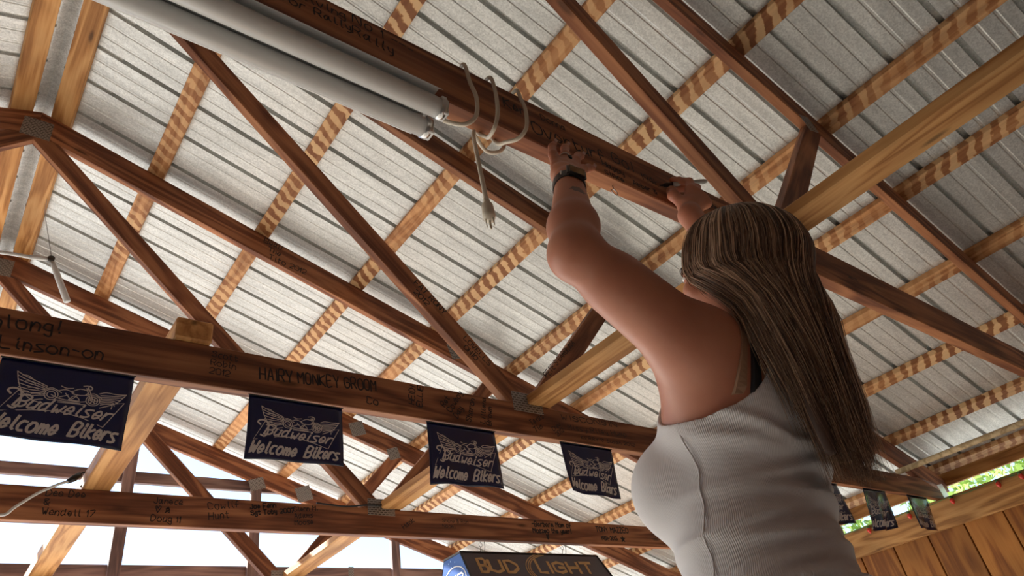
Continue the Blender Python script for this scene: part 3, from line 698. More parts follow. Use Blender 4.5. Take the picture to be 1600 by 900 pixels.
BF.cone(hp(-0.022, 0.096, -0.058), hp(0.022, 0.096, -0.058), 0.0018, 0.0018, 0.003, 's')
# left hand pressed against the beam, fingers up
BY = YA-0.0075
BF.cone(LWR, (0.782, 0.630, 0.915), 0.0255, 0.024, 0.015)
for kx, ky, kz in ((0.785, .645, .952), (0.806, .643, .964), (0.827, .644, .970), (0.847, .646, .968)):
    BF.cone((0.780+(kx-.8)*.35, 0.630, 0.915), (kx, ky, kz), 0.0180, 0.0108, 0.012)
finger(BF, [(0.785, .645, .952), (0.796, .654, 1.000), (0.812, .664, 1.040), (0.830, BY, 1.066)], 0.0105, 0.0072)
finger(BF, [(0.806, .643, .964), (0.828, .650, 1.010), (0.847, .660, 1.050), (0.868, BY, 1.077)], 0.0112, 0.0076)
finger(BF, [(0.827, .644, .970), (0.855, .650, 1.008), (0.884, .660, 1.045), (0.911, BY, 1.070)], 0.0112, 0.0078)
finger(BF, [(0.847, .646, .968), (0.878, .653, .996), (0.908, .662, 1.022), (0.936, BY, 1.044)], 0.0108, 0.0076)
finger(BF, [(0.800, .640, .925), (0.835, .655, .948), (0.858, .668, .975), (0.876, .680, 1.000)], 0.0140, 0.0090, 0.010)
# right hand closed round the marker
PT, PM, PE = Vector((1.189, 0.678, 1.109)), Vector((1.220, 0.665, 1.114)), Vector((1.305, 0.615, 1.122))
PD = (PE-PT).normalized()
BF.cone(RWR, (1.205, 0.632, 1.005), 0.0245, 0.024, 0.015)
for kx, ky, kz in ((1.222, .622, 1.062), (1.235, .618, 1.052), (1.245, .614, 1.038), (1.250, .612, 1.022)):
    BF.cone((1.205, 0.632, 1.005), (kx, ky, kz), 0.0195, 0.0125, 0.014)
finger(BF, [(1.222, .622, 1.062), (1.238, .625, 1.098), (1.236, .648, 1.122), tuple(PT.lerp(PE, .28)+Vector((0, -.004, .012)))], 0.0110, 0.0075)
finger(BF, [(1.235, .618, 1.052), (1.258, .624, 1.085), (1.256, .648, 1.104), (1.238, .662, 1.104)], 0.0112, 0.0078)
finger(BF, [(1.245, .614, 1.038), (1.270, .625, 1.062), (1.266, .650, 1.078), (1.244, .660, 1.074)], 0.0110, 0.0078)
finger(BF, [(1.250, .612, 1.022), (1.272, .626, 1.038), (1.266, .648, 1.052), (1.246, .656, 1.050)], 0.0100, 0.0070)
finger(BF, [(1.195, .640, 1.020), (1.190, .652, 1.055), (1.204, .660, 1.082), tuple(PT.lerp(PE, .24)+Vector((-.002, .004, -.014)))], 0.0145, 0.0088, 0.010)

person = root('person', (1.02, 0.62, -CZ)); tag(person, 'woman with long blonde hair in a white ribbed tank top writing on the beam', 'person')
def skin():
    m, nt, b = newmat('sun_tanned_skin'); L = nt.links; tc = nd(nt, 'ShaderNodeTexCoord')
    n = nd(nt, 'ShaderNodeTexNoise', ins={'Scale': 9.0, 'Detail': 4.0}); L.new(tc.outputs['Object'], n.inputs['Vector'])
    rp = ramp(nt, [(0.3, (0.42, 0.150, 0.085)), (0.7, (0.54, 0.225, 0.135))]); L.new(n.outputs['Fac'], rp.inputs[0])
    col = rp.outputs[0]
    # small dark tattoo under the watch
    vd = nd(nt, 'ShaderNodeVectorMath', op='DISTANCE'); vd.inputs[1].default_value = (0.722, 0.560, 0.790); L.new(tc.outputs['Object'], vd.inputs[0])
    n2 = nd(nt, 'ShaderNodeTexNoise', ins={'Scale': 130.0, 'Detail': 1.0}); L.new(tc.outputs['Object'], n2.inputs['Vector'])
    a = nd(nt, 'ShaderNodeMath', op='MULTIPLY_ADD', ins={1: 0.020}); L.new(n2.outputs['Fac'], a.inputs[0]); L.new(vd.outputs['Value'], a.inputs[2])
    st = nd(nt, 'ShaderNodeMapRange', ins={1: 0.0215, 2: 0.0235, 3: 0.75, 4: 0.0}); L.new(a.outputs[0], st.inputs[0])
    mx = nd(nt, 'ShaderNodeMix', data_type='RGBA'); mx.inputs[7].default_value = (0.05, 0.045, 0.05, 1); L.new(st.outputs[0], mx.inputs[0]); L.new(col, mx.inputs[6])
    L.new(mx.outputs[2], b.inputs['Base Color']); b.inputs['Roughness'].default_value = 0.45
    b.inputs['Subsurface Weight'].default_value = 0.12; b.inputs['Subsurface Radius'].default_value = (0.02, 0.008, 0.004); b.inputs['Subsurface Scale'].default_value = 0.5
    bp = nd(nt, 'ShaderNodeBump', ins={'Strength': 0.12, 'Distance': 0.001}); n3 = nd(nt, 'ShaderNodeTexNoise', ins={'Scale': 350.0}); L.new(tc.outputs['Object'], n3.inputs['Vector'])
    L.new(n3.outputs['Fac'], bp.inputs['Height']); L.new(bp.outputs[0], b.inputs['Normal'])
    return m
M['skin'] = skin()
BF.mesh('body', M['skin'], person)
def blob(name, c, r, mat, rot=None):
    bm = bmesh.new(); bmesh.ops.create_uvsphere(bm, u_segments=16, v_segments=10, radius=1.0)
    v = [Vector(c)+(rot or Matrix.Identity(3)) @ Vector((q.co.x*r[0], q.co.y*r[1], q.co.z*r[2])) for q in bm.verts]; f = [[q.index for q in p.verts] for p in bm.faces]; bm.free()
    return mobj(name, v, f, mat, person, smooth=True)
M['eye_white'] = plain('eye_white', (0.75, 0.72, 0.68), 0.2); M['iris'] = plain('brown_iris', (0.05, 0.03, 0.02), 0.15); M['lips'] = plain('lips', (0.42, 0.11, 0.09), 0.4)
M['nail'] = plain('pale_nail', (0.62, 0.40, 0.34), 0.25)
for s in (-1, 1):
    blob('eye', hp(s*0.031, 0.0815, 0.012), (0.0125, 0.0100, 0.0058), M['eye_white'], HT); blob('iris', hp(s*0.031, 0.0900, 0.0125), (0.0045, 0.0022, 0.0045), M['iris'], HT)
    v, f = tube_geo([hp(s*0.017, 0.097, 0.0305), hp(s*0.032, 0.094, 0.0345), hp(s*0.047, 0.083, 0.0300)], 0.0026, 6); mobj('eyebrow', v, f, M['iris'], person, smooth=True)
v, f = tube_geo(catmull([hp(-0.023, 0.088, -0.0545), hp(-0.010, 0.0945, -0.0515), hp(0, 0.0955, -0.053), hp(0.010, 0.0945, -0.0515), hp(0.023, 0.088, -0.0545)], 4), 0.0034, 8); mobj('lips', v, f, M['lips'], person, smooth=True)
v, f = tube_geo(catmull([hp(-0.022, 0.088, -0.061), hp(0, 0.0955, -0.0655), hp(0.022, 0.088, -0.061)], 5), 0.0042, 8); mobj('lips', v, f, M['lips'], person, smooth=True)
# nails
for p, d in (((0.831, BY-.004, 1.071), 1), ((0.870, BY-.004, 1.082), 1), ((0.914, BY-.004, 1.074), 1), ((0.939, BY-.004, 1.048), 1)):
    v, f = bevel_box(0.0085, 0.0025, 0.010, 0.001); F_ = Matrix.Translation((p[0], p[1]-0.0035, p[2])) @ Matrix.Rotation(math.radians(35), 4, 'Y')
    mobj('fingernail', [F_ @ q for q in v], f, M['nail'], person); 
# tank top
TF = Field((0.80, 0.42, 0.02), (1.30, 0.86, 0.62), 0.0036)
torso(TF)
TF.cone((SXC-.055, 0.575, 0.50), (SXC-.085, 0.565, 0.525), 0.060, 0.055, 0.04); TF.cone((SXC+.055, 0.575, 0.50), (SXC+.085, 0.565, 0.525), 0.060, 0.055, 0.04)
TF.cone((SXC-.11, 0.60, 0.43), (LSH[0]-.01, .565, .50), 0.060, 0.062, 0.05)
sl, X, Y, Z = TF.sub((0, 0, -1), (2, 2, 2))
ang = np.arctan2(Y-0.63, X-(SXC-.02))
fold = np.zeros_like(TF.d)
def ridge(zc, slope, amp, wd, a0, aw, curve=0.0):
    da = ang-a0; da = (da+np.pi) % (2*np.pi)-np.pi
    zz = Z-(zc+slope*da+curve*da*da); fold[...] += amp*np.exp(-(zz/wd)**2)*np.exp(-(da/aw)**2)
rf = random.Random(5)
for i, (zc, sp, am, wdt_) in enumerate([(.300, .010, .0045, .010), (.268, -.012, .0050, .010), (.238, .016, .0055, .011), (.208, -.006, .0060, .010), (.178, .018, .0065, .011),
                                  (.150, -.010, .0060, .010), (.122, .012, .0060, .011), (.095, -.012, .0050, .011), (.33, .02, .003, .012), (.07, .01, .004, .01)]):
    ridge(zc, sp, am, wdt_, -2.2+rf.uniform(-.5, .5), 1.0, 0.010*rf.uniform(-1, 1)); ridge(zc+.012, -sp, am*.7, wdt_, -1.4+rf.uniform(-.4, .4), 0.8, -0.008)
ridge(0.355, -.05, .004, .012, -2.6, .5); ridge(0.375, -.08, .0035, .010, -2.4, .5)
TF.d -= 0.0068+fold*1.7
# openings: arm holes, neck, hem
TF.ell((0.895, 0.565, 0.500), (0.100, 0.140, 0.108), 0.004, 's'); TF.ell((1.215, 0.575, 0.485), (0.080, 0.125, 0.110), 0.004, 's')
TF.ell((SXC, 0.72, 0.53), (0.080, 0.14, 0.12), 0.004, 's'); TF.ell((SXC, 0.50, 0.58), (0.070, 0.10, 0.10), 0.004, 's')
TF.d = np.maximum(TF.d, (0.052-Z)+0*X+0*Y).astype(np.float32); TF.d = np.maximum(TF.d, (Z-0.60)+0*X+0*Y).astype(np.float32)
def shirt_mat():
    m, nt, b = newmat('white_ribbed_cotton'); L = nt.links; tc = nd(nt, 'ShaderNodeTexCoord')
    b.inputs['Base Color'].default_value = (0.64, 0.605, 0.60, 1); b.inputs['Roughness'].default_value = 0.9; b.inputs['Sheen Weight'].default_value = 0.2
    sx = nd(nt, 'ShaderNodeSeparateXYZ'); L.new(tc.outputs['Object'], sx.inputs[0])
    a = nd(nt, 'ShaderNodeMath', op='ARCTAN2'); s1 = nd(nt, 'ShaderNodeMath', op='SUBTRACT', ins={1: 0.63}); s2 = nd(nt, 'ShaderNodeMath', op='SUBTRACT', ins={1: SXC-.02})
    L.new(sx.outputs[1], s1.inputs[0]); L.new(sx.outputs[0], s2.inputs[0]); L.new(s1.outputs[0], a.inputs[0]); L.new(s2.outputs[0], a.inputs[1])
    k = nd(nt, 'ShaderNodeMath', op='MULTIPLY', ins={1: 330.0}); L.new(a.outputs[0], k.inputs[0]); sn = nd(nt, 'ShaderNodeMath', op='SINE'); L.new(k.outputs[0], sn.inputs[0])
    bp = nd(nt, 'ShaderNodeBump', ins={'Strength': 0.35, 'Distance': 0.0008}); L.new(sn.outputs[0], bp.inputs['Height']); L.new(bp.outputs[0], b.inputs['Normal']); return m
M['shirt'] = shirt_mat()
top_o = TF.mesh('tank_top', M['shirt'], person)
def surf_x(y, z, F=TF):
    x = 0.80
    while x < 1.1 and F.at((x, y, z)) > 0: x += 0.002
    return x
seam_raw = [(surf_x(0.628+0.010*math.sin(z*14), z)-0.0022, 0.628+0.010*math.sin(z*14), z) for z in np.linspace(0.383, 0.06, 30)]
seam = [(min(q[0] for q in seam_raw[max(0, i-1):i+2])*.5+.5*seam_raw[i][0]+.0008, q0[1], q0[2]) for i, q0 in enumerate(seam_raw)]
tube('side_seam', seam, 0.0016, M['shirt'], top_o, 6)
# strap of the undergarment across the open arm hole
def back_y(x, z, F=BF):
    y = 0.40
    while y < 0.7 and F.at((x, y, z)) > 0: y += 0.0015
    return y
def strap(name, pts, w, mat):
    P = [Vector((x, back_y(x, z)-0.0045, z)) for x, z in pts]; V, Fc = [], []
    P = catmull(P, 5)
    for i, p in enumerate(P):
        t = (P[min(i+1, len(P)-1)]-P[max(i-1, 0)]).normalized(); s_ = t.cross(Vector((0, -1, 0))).normalized()*w/2
        for a, b_ in ((1, 0), (-1, 0), (-1, .008), (1, .008)):
            q = p+s_*a; V.append((q.x, min(q.y, back_y(q.x, q.z)-0.0035)+b_, q.z))
    n = len(P)
    for i in range(n-1):
        for k in range(4): Fc.append([4*i+k, 4*i+(k+1) % 4, 4*i+4+(k+1) % 4, 4*i+4+k])
    Fc += [[3, 2, 1, 0], [4*n-4, 4*n-3, 4*n-2, 4*n-1]]
    return mobj(name, V, Fc, mat, person, smooth=False)
M['tan'] = plain('tan_elastic', (0.30, 0.17, 0.10), 0.6); M['dark_cloth'] = plain('black_elastic', (0.012, 0.011, 0.014), 0.7)
strap('bra_strap', [(0.935, 0.545), (0.922, 0.50), (0.912, 0.45), (0.908, 0.41)], 0.013, M['tan'])['label'] = 'tan strap showing in the arm hole'
strap('bra_strap', [(0.956, 0.55), (0.946, 0.50), (0.936, 0.45), (0.930, 0.405)], 0.016, M['dark_cloth'])['label'] = 'black strap beside the tan one'
# trousers, shoes (below the frame)
JF = Field((0.78, 0.42, -0.88), (1.30, 0.86, 0.12), 0.008)
JF.ell((SXC-.040, 0.640, 0.000), (0.184, 0.144, 0.15), 0.04)
for s in (-1, 1):
    JF.cone((SXC-.035+s*0.085, 0.640, -0.06), (SXC-.035+s*0.09, 0.650, -0.42), 0.096, 0.066, 0.03); JF.cone((SXC-.035+s*0.09, 0.650, -0.42), (SXC-.035+s*0.095, 0.625, -0.83), 0.064, 0.052, 0.03)
sl, X, Y, Z = JF.sub((0, 0, -2), (2, 2, 2)); JF.d = np.maximum(JF.d, (Z-0.075)+0*X+0*Y).astype(np.float32)
M['denim'] = plain('dark_navy_denim', (0.018, 0.024, 0.05), 0.85)
JF.mesh('jeans', M['denim'], person)
for s in (-1, 1):
    SF_ = Field((SXC-.035+s*.095-.08, .50, -.885), (SXC-.035+s*.095+.08, .86, -.76), 0.006)
    SF_.cone((SXC-.035+s*.095, .60, -.840), (SXC-.035+s*.10, .76, -.850), .040, .036, .03); SF_.cone((SXC-.035+s*.095, .61, -.84), (SXC-.035+s*.095, .62, -.78), .038, .042, .02)
    _, X, Y, Z = SF_.sub((0, 0, -2), (2, 2, 2)); SF_.d = np.maximum(SF_.d, (-0.8785-Z)+0*X+0*Y).astype(np.float32)
    SF_.mesh('shoe', M['black_plastic'], person)

# ---- hair: an inner mass plus many tapered locks
def hair_mat():
    m, nt, b = newmat('streaked_blonde_hair'); L = nt.links
    at = nd(nt, 'ShaderNodeAttribute', attribute_name='lock'); rp = ramp(nt, [(0.08, (0.065, 0.035, 0.024)), (0.40, (0.21, 0.125, 0.085)), (0.72, (0.45, 0.29, 0.19)), (1.0, (0.80, 0.58, 0.41))])
    L.new(at.outputs['Fac'], rp.inputs[0]); L.new(rp.outputs[0], b.inputs['Base Color']); b.inputs['Roughness'].default_value = 0.42
    b.inputs['Specular IOR Level'].default_value = 0.4; return m
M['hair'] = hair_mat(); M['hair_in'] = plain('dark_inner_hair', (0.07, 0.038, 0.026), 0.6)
# guide rows: (azimuth deg: 0 = back, + = her right, - = her left) -> control points down the length
def head_pt(az, pol, r):
    a = math.radians(az); q = math.radians(pol)
    v = Vector((math.sin(a)*math.sin(q)*0.083, -math.cos(a)*math.sin(q)*0.106, math.cos(q)*0.110))*r
    return HC+HT @ (Vector((0, -0.008, 0.02))+v)
def guide(az):
    t = az/115.0                                             # -1 .. 1
    P = [head_pt(az, 6, 1.05), head_pt(az, 30, 1.07), head_pt(az, 58, 1.11), head_pt(az, 84, 1.14), head_pt(az, 106, 1.12)]
    x0 = 1.030
    g = lambda a, b: (a if t < 0 else b)*t
    P.append(Vector((HC.x+0.112*math.sin(t*1.45), HC.y-0.035-0.078*math.cos(t*1.5), HC.z-0.115)))
    P.append(Vector((1.045+g(.105, .110), HC.y-0.045-0.055*math.cos(t*1.5), HC.z-0.195)))
    P.append(Vector((1.045+g(.075, .100), HC.y-0.040-0.045*math.cos(t*1.5), HC.z-0.275)))
    P.append(Vector((1.045+g(.045, .082), HC.y-0.030-0.035*math.cos(t*1.5), HC.z-0.350)))
    P.append(Vector((1.042+g(.022, .058), HC.y-0.022-0.030*math.cos(t*1.5), HC.z-0.430)))
    return P
def hair_curve(az, n=26):
    return catmull(guide(az), 3)
HF = Field((0.86, 0.26, 0.16), (1.30, 0.70, 0.86), 0.005)
HF.ell(tuple(HC+HT @ Vector((0, -.010, .020))), (0.079, 0.100, 0.106), 0.02, rot=HT)
for dx in (-.04, 0.0, .04): HF.cone(tuple(HC+Vector((dx, -.040, -.02))), tuple(HC+Vector((dx*1.2, -.070, -.16))), .050, .030, .03)
for dx in (-.06, -.02, 0.02, .06): HF.cone((1.035+dx, HC.y-.072, HC.z-.14), (1.045+dx*.8, HC.y-.052, HC.z-.36), .022, .010, .03)
# leave the face and the neck free
HF.ell(hp(0, 0.085, -0.035), (0.075, 0.070, 0.085), 0.01, 's', rot=HT)
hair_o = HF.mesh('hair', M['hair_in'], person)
rh = random.Random(11); NL = 6000; Vh, Fh, Ch = [], [], []
for i in range(NL):
    az = rh.uniform(-118, 118) if i % 6 else rh.uniform(-118, -60)
    C = hair_curve(az); L_ = len(C); end = 1.0-abs(rh.gauss(0, 0.10)) if i % 3 else rh.uniform(0.62, 1.0)
    if az < -95 or az > 70: end = min(end, rh.uniform(0.55, 0.90))
    m_ = max(8, int(end*(L_-1))); off = rh.uniform(-0.012, 0.009); wav = rh.uniform(0, 6.28); wa = rh.uniform(.001, .009); w0 = rh.uniform(0.0006, 0.0017)
    hue = rh.random()**1.25; flick = rh.uniform(-.012, .03) if rh.random() < .35 else rh.uniform(-.004, .008); sidef = rh.gauss(0, .012)
    b0 = len(Vh); prev = None
    for j in range(0, m_+1, 1):
        p = C[j].copy(); u = j/(L_-1)
        c = Vector((HC.x+.005, HC.y-.01+.03*u, p.z)); nrm = (p-c) if j > 12 else (p-(HC+Vector((0, -.01, .02))))
        nrm.normalize(); t = (C[min(j+1, L_-1)]-C[max(j-1, 0)]).normalized(); sd = t.cross(nrm).normalized()
        p += nrm*(off*min(1, u*4)+.004)+sd*(wa*math.sin(wav+u*7)+sidef*u)+nrm*flick*max(0, u-.45)**2*4+Vector((flick*.8*max(0, u-.6), 0, 0))
        w = w0*(1-(j/m_)**3)*(0.6+0.4*min(1, j/4))+.00015
        tw = sd*math.cos(wav*.3)+nrm*math.sin(wav*.3)*.5
        Vh += [p+tw*w, p+nrm*w*.7, p-tw*w]; Ch += [hue]*3
    for j in range(m_):
        a = b0+3*j; Fh += [[a, a+3, a+4, a+1], [a+1, a+4, a+5, a+2]]
ho = mobj('hair_locks', Vh, Fh, M['hair'], hair_o, smooth=True)
at_ = ho.data.attributes.new('lock', 'FLOAT', 'POINT'); at_.data.foreach_set('value', Ch)
ho['kind'] = 'stuff'

# watch
wd_ = (Vector(LWR)-Vector(LEL)).normalized(); wc = Vector(LWR)-wd_*0.026
def ring(name, c, ax, r0, r1, h, mat, parent, n=32):
    ax = Vector(ax).normalized(); u = ax.orthogonal().normalized(); v_ = ax.cross(u); V = []; Fc = []
    for i in range(n):
        a = 2*math.pi*i/n; d = u*math.cos(a)+v_*math.sin(a)
        for rr, hh in ((r0, -h/2), (r1, -h/2), (r1, h/2), (r0, h/2)): V.append(Vector(c)+d*rr+ax*hh)
    for i in range(n):
        for k in range(4): a, b_ = 4*i+k, 4*i+(k+1) % 4; c2, d2 = 4*((i+1) % n)+(k+1) % 4, 4*((i+1) % n)+k; Fc.append([a, b_, c2, d2])
    return mobj(name, V, Fc, mat, parent, smooth=False)
watch = root('wrist_watch', tuple(wc)); tag(watch, 'black smart watch on the woman\'s raised left wrist', 'watch')
ring('strap', wc, wd_, 0.0280, 0.0310, 0.024, M['black_plastic'], watch)
wdir = (Vector((-0.28, -0.80, -0.10))); wdir = (wdir-wd_*wdir.dot(wd_)).normalized(); ws_ = wd_.cross(wdir)
Fw = Matrix.Translation(wc+wdir*0.0318) @ Matrix(((ws_[0], wd_[0], wdir[0], 0), (ws_[1], wd_[1], wdir[1], 0), (ws_[2], wd_[2], wdir[2], 0), (0, 0, 0, 1)))
v, f = bevel_box(0.038, 0.038, 0.010, 0.0035, 2); mobj('watch_case', [Fw @ q for q in v], f, M['black_plastic'], watch, Fw)
v, f = bevel_box(0.030, 0.028, 0.001, 0.0004); mobj('watch_screen', [Fw @ (q+Vector((0, 0, .0048))) for q in v], f, plain('watch_glass', (0.01, 0.01, 0.012), 0.05), watch, Fw)
v, f = bevel_box(0.003, 0.012, 0.004, 0.001); mobj('buckle', [Fw @ (q+Vector((-.026, 0, -.010))) for q in v], f, M['chrome'], watch, Fw)
# ring on the finger
fa, fb = Vector((0.806, .643, .964)), Vector((0.828, .650, 1.010)); rg = root('finger_ring', tuple(fa.lerp(fb, .72))); tag(rg, 'dark ring on the woman\'s left hand', 'ring')
ring('band', fa.lerp(fb, .72), fb-fa, 0.0098, 0.0122, 0.004, M['chrome'], rg, 20)
c_ = fa.lerp(fb, .72)+Vector((0.003, -.012, -.006)); v, f = bevel_box(.009, .004, .009, .0015); mobj('stone', [Vector(q)+c_ for q in v], f, M['black_plastic'], rg)
# marker
mk = root('marker_pen', tuple(PT)); tag(mk, 'black-tipped grey marker pen in the woman\'s right hand touching the beam', 'pen')
L_ = (PE-PT).length
tube('nib', [PT+PD*0.001, PT+PD*0.012], [0.0012, 0.0028], M['ink'], mk, 10)
tube('grip', [PT+PD*0.012, PT+PD*0.016, PT+PD*0.036], [0.0035, 0.0052, 0.0060], M['black_plastic'], mk, 14)
tube('barrel', [PT+PD*0.036, PT+PD*(L_-.008), PT+PD*L_], [0.0062, 0.0062, 0.0040], plain('grey_marker_barrel', (0.45, 0.45, 0.42), 0.3), mk, 14)

# ------------------------------------------------------------------ light fixture under the nearest truss
fx = root('fluorescent_light_fixture', (-0.68, 0.71, 1.04)); tag(fx, 'long white two-tube fluorescent fixture under the nearest beam, switched off', 'light fixture')
F0 = (-1.90, 0.545)
box('housing', (F0[0], 0.688, 1.036), (F0[1]-0.012, 0.735, ZB-0.0006), M['white_metal'], fx, 0.003)
def sheet_strip(name, prof, x0, x1, mat, parent, th=0.0012):
    n = len(prof); V = []
    for x in (x0, x1): V += [(x, y, z) for y, z in prof]+[(x, y, z+th) for y, z in prof]
    Fc = []
    for i in range(n-1): Fc += [[i, i+1, 2*n+i+1, 2*n+i], [n+i+1, n+i, 3*n+i, 3*n+i+1]]
    Fc += [[0, 2*n, 3*n, n], [n-1, 2*n-1, 4*n-1, 3*n-1]]
    for i in range(n-1): Fc += [[i, n+i, n+i+1, i+1], [2*n+i, 2*n+i+1, 3*n+i+1, 3*n+i]]
    return mobj(name, V, Fc, mat, parent)
sheet_strip('reflector', [(0.640, 1.020), (0.652, 1.036), (0.685, 1.0345), (0.705, 1.024), (0.725, 1.0345), (0.742, 1.036), (0.754, 1.016), (0.756, 1.016)], F0[0], F0[1]-0.020, M['white_metal'], fx)
for yy in (0.675, 0.727):
    tb = tube('fluorescent_tube', [(F0[0]+.01, yy, 1.012), (F0[1]-.012, yy, 1.012)], 0.0195, M['tube'], fx, 24)
    for a in (F0[1]-.012, F0[0]+.004): tube('end_cap', [(a, yy, 1.012), (a+.012, yy, 1.012)], 0.0213, M['chrome'], tb, 24)
    box('lamp_holder', (F0[1]-.006, yy-.012, 0.992), (F0[1]+.006, yy+.012, 1.040), M['white_metal'], fx, 0.002)
    tube('tube_pin', [(F0[1]+.004, yy, 1.012), (F0[1]+.012, yy, 1.012)], 0.004, M['chrome'], fx, 8)

# ------------------------------------------------------------------ extension cord wound round the beam
ec = root('extension_cord', (0.62, 0.68, 1.20)); tag(ec, 'cream cord wound three times round the nearest beam, plug dangling', 'cord')
bk = YA+TH+0.008
cp = [(0.548, .70, 1.022), (0.555, .675, .985), (0.577, .655, .972), (0.598, .645, .997), (0.617, .655, 1.07), (0.614, .662, 1.123), (0.611, .664, 1.175), (0.620, .685, 1.203), (0.632, .71, 1.202), (0.642, bk, 1.18), (0.660, bk, 1.08),
      (0.668, .705, 1.035), (0.655, .68, 1.005), (0.648, .652, 1.003), (0.662, .65, 1.053), (0.677, .66, 1.132), (0.677, .664, 1.178), (0.686, .69, 1.204), (0.694, .71, 1.203), (0.700, bk, 1.18), (0.702, bk, 1.09),
      (0.706, .715, 1.045), (0.708, .69, 1.026), (0.718, .665, 1.018), (0.730, .648, 1.040), (0.748, .655, 1.108), (0.750, .662, 1.155), (0.750, .667, 1.187), (0.758, .69, 1.204), (0.764, .71, 1.203), (0.760, bk, 1.17), (0.735, bk, 1.06),
      (0.700, .74, 1.040), (0.655, .72, 1.043), (0.640, .705, 1.035), (0.632, .700, 1.012), (0.614, .68, .954), (0.597, .66, .866), (0.589, .65, .807), (0.585, .645, .775)]
tube('cable', catmull(cp, 7), 0.0042, M['cable'], ec, 10)
PA, PB = Vector((0.585, .645, .778)), Vector((0.580, .640, .728)); dpl = (PB-PA).normalized()
tube('strain_relief', [PA-dpl*.004, PA+dpl*.012], [0.0050, 0.0068], M['cable'], ec, 12)
tube('plug_body', [PA+dpl*.010, PA+dpl*.016, PA+dpl*.040, PA+dpl*.046], [0.008, 0.0125, 0.0135, 0.0115], M['cable'], ec, 14, flat=0.8)
sdv = Vector((0.75, -0.62, 0.1)).normalized()
for k, (s, dd) in enumerate(((-1, 0), (1, 0), (0, .006))):
    c_ = PA+dpl*.046+sdv*.0062*s+sdv.cross(dpl)*dd; tube('prong', [c_, c_+dpl*.018], 0.0021, M['brass'], ec, 6, flat=(0.5 if dd == 0 else 1))

# ------------------------------------------------------------------ small hardware
def screw_hook(x, y, z, label, s=1.0, parent_label=None):
    P = [(x, y, z), (x, y, z-.010*s)]+[(x+.009*s*math.sin(a), y, z-.019*s+.009*s*math.cos(a)) for a in [i*2*math.pi*0.85/10 for i in range(11)]]
    o = tube('screw_hook', catmull(P, 3), 0.0014*s, M['chrome'], None, 6); return tag(o, label, 'hook')
screw_hook(1.030, .700, ZB, 'small steel eye hook under the nearest beam, right of the left hand')
# lantern-like sign box hanging under the third beam
sg = root('beer_sign_lamp', (2.72, 3.23, 0.985)); tag(sg, 'dark hanging box lamp reading BUD LIGHT with a blue end', 'sign')
X0, X1, ZTp, ZBt = 2.212, 3.224, 0.985, 0.70
yf0, yb0, yf1, yb1 = 3.15, 3.312, 3.01, 3.45; EX = 0.05
def quad(name, pts, mat, th=0.006):
    P = [Vector(p) for p in pts]; n = (P[1]-P[0]).cross(P[2]-P[1]).normalized()*th
    return mobj(name, P+[p-n for p in P], [[0, 1, 2, 3], [7, 6, 5, 4], [0, 4, 5, 1], [1, 5, 6, 2], [2, 6, 7, 3], [3, 7, 4, 0]], mat, sg)
fr = quad('front_panel', [(X0, yf0, ZTp), (X0, yf1, ZBt), (X1+EX, yf1, ZBt), (X1, yf0, ZTp)], M['sign_dark'])
quad('back_panel', [(X1, yb0, ZTp), (X1+EX, yb1, ZBt), (X0, yb1, ZBt), (X0, yb0, ZTp)], M['sign_dark'])
lf = quad('end_panel', [(X0, yb0, ZTp), (X0, yb1, ZBt), (X0, yf1, ZBt), (X0, yf0, ZTp)], M['blue']); lf['label'] = 'blue speckled end panel'
quad('end_panel', [(X1, yf0, ZTp), (X1+EX, yf1, ZBt), (X1+EX, yb1, ZBt), (X1, yb0, ZTp)], M['blue'])
quad('top_panel', [(X0, yb0, ZTp), (X0, yf0, ZTp), (X1, yf0, ZTp), (X1, yb0, ZTp)], M['sign_dark'])
for a, b_ in (((X0, yf0, ZTp), (X1, yf0, ZTp)), ((X0, yf0, ZTp), (X0, yf1, ZBt)), ((X1, yf0, ZTp), (X1+EX, yf1, ZBt)), ((X0, yb0, ZTp), (X0, yf0, ZTp)), ((X0, yf1, ZBt), (X1+EX, yf1, ZBt))):
    tube('edge_trim', [a, b_], 0.006, M['black_plastic'], sg, 6, False)
fu = (Vector((X0, yf0, ZTp))-Vector((X0, yf1, ZBt))).normalized(); fo = Vector((X0, yf0, ZTp)); fnm = Vector((1, 0, 0)).cross(fu)
def fsign(a, b_): return fo+Vector((1, 0, 0))*a-fu*b_+fnm*0.0015
def sign_text(t, a0, a1, top, h1, h2, wd):
    pl, w = strokes(t[0], 0, None); pr_, w2 = strokes(t[1:], 0, None); k1 = h1*.85; k2 = (a1-a0-w*k1)/w2
    P = [[(a0+x*k1, top+h1-y*h1) for x, y in p] for p in pl]+[[(a0+w*k1+x*k2, top+h1-y*h2) for x, y in p] for p in pr_]
    return ribbon(P, wd, fsign, 1)
mobj('lettering', *sign_text('BUD', 0.085, 0.370, 0.045, 0.088, 0.078, 0.020), M['gold'], fr)
mobj('lettering', *sign_text('LIGHT', 0.490, 0.940, 0.045, 0.088, 0.074, 0.020), M['gold'], fr)
arc = [[(0.62+0.22*math.cos(a)*k, 0.115+0.125*math.sin(a)*k) for a in [math.radians(d) for d in range(105, 262, 8)]] for k in (1.0, .93, .87)]
mobj('emblem', *ribbon(arc, 0.006, fsign, 1), M['gold'], fr)
eu = (Vector((X0, yf0, ZTp))-Vector((X0, yf1, ZBt)))
def fend(a, b_): return Vector((X0-0.0015, yb0-0.02-a, ZTp-b_))
ov = [[(0.07+0.105*math.cos(a), 0.135+0.075*math.sin(a)) for a in [math.radians(d) for d in range(0, 361, 15)]]]
mobj('emblem', *ribbon(ov, 0.006, fend, 1), M['white_print'], lf)
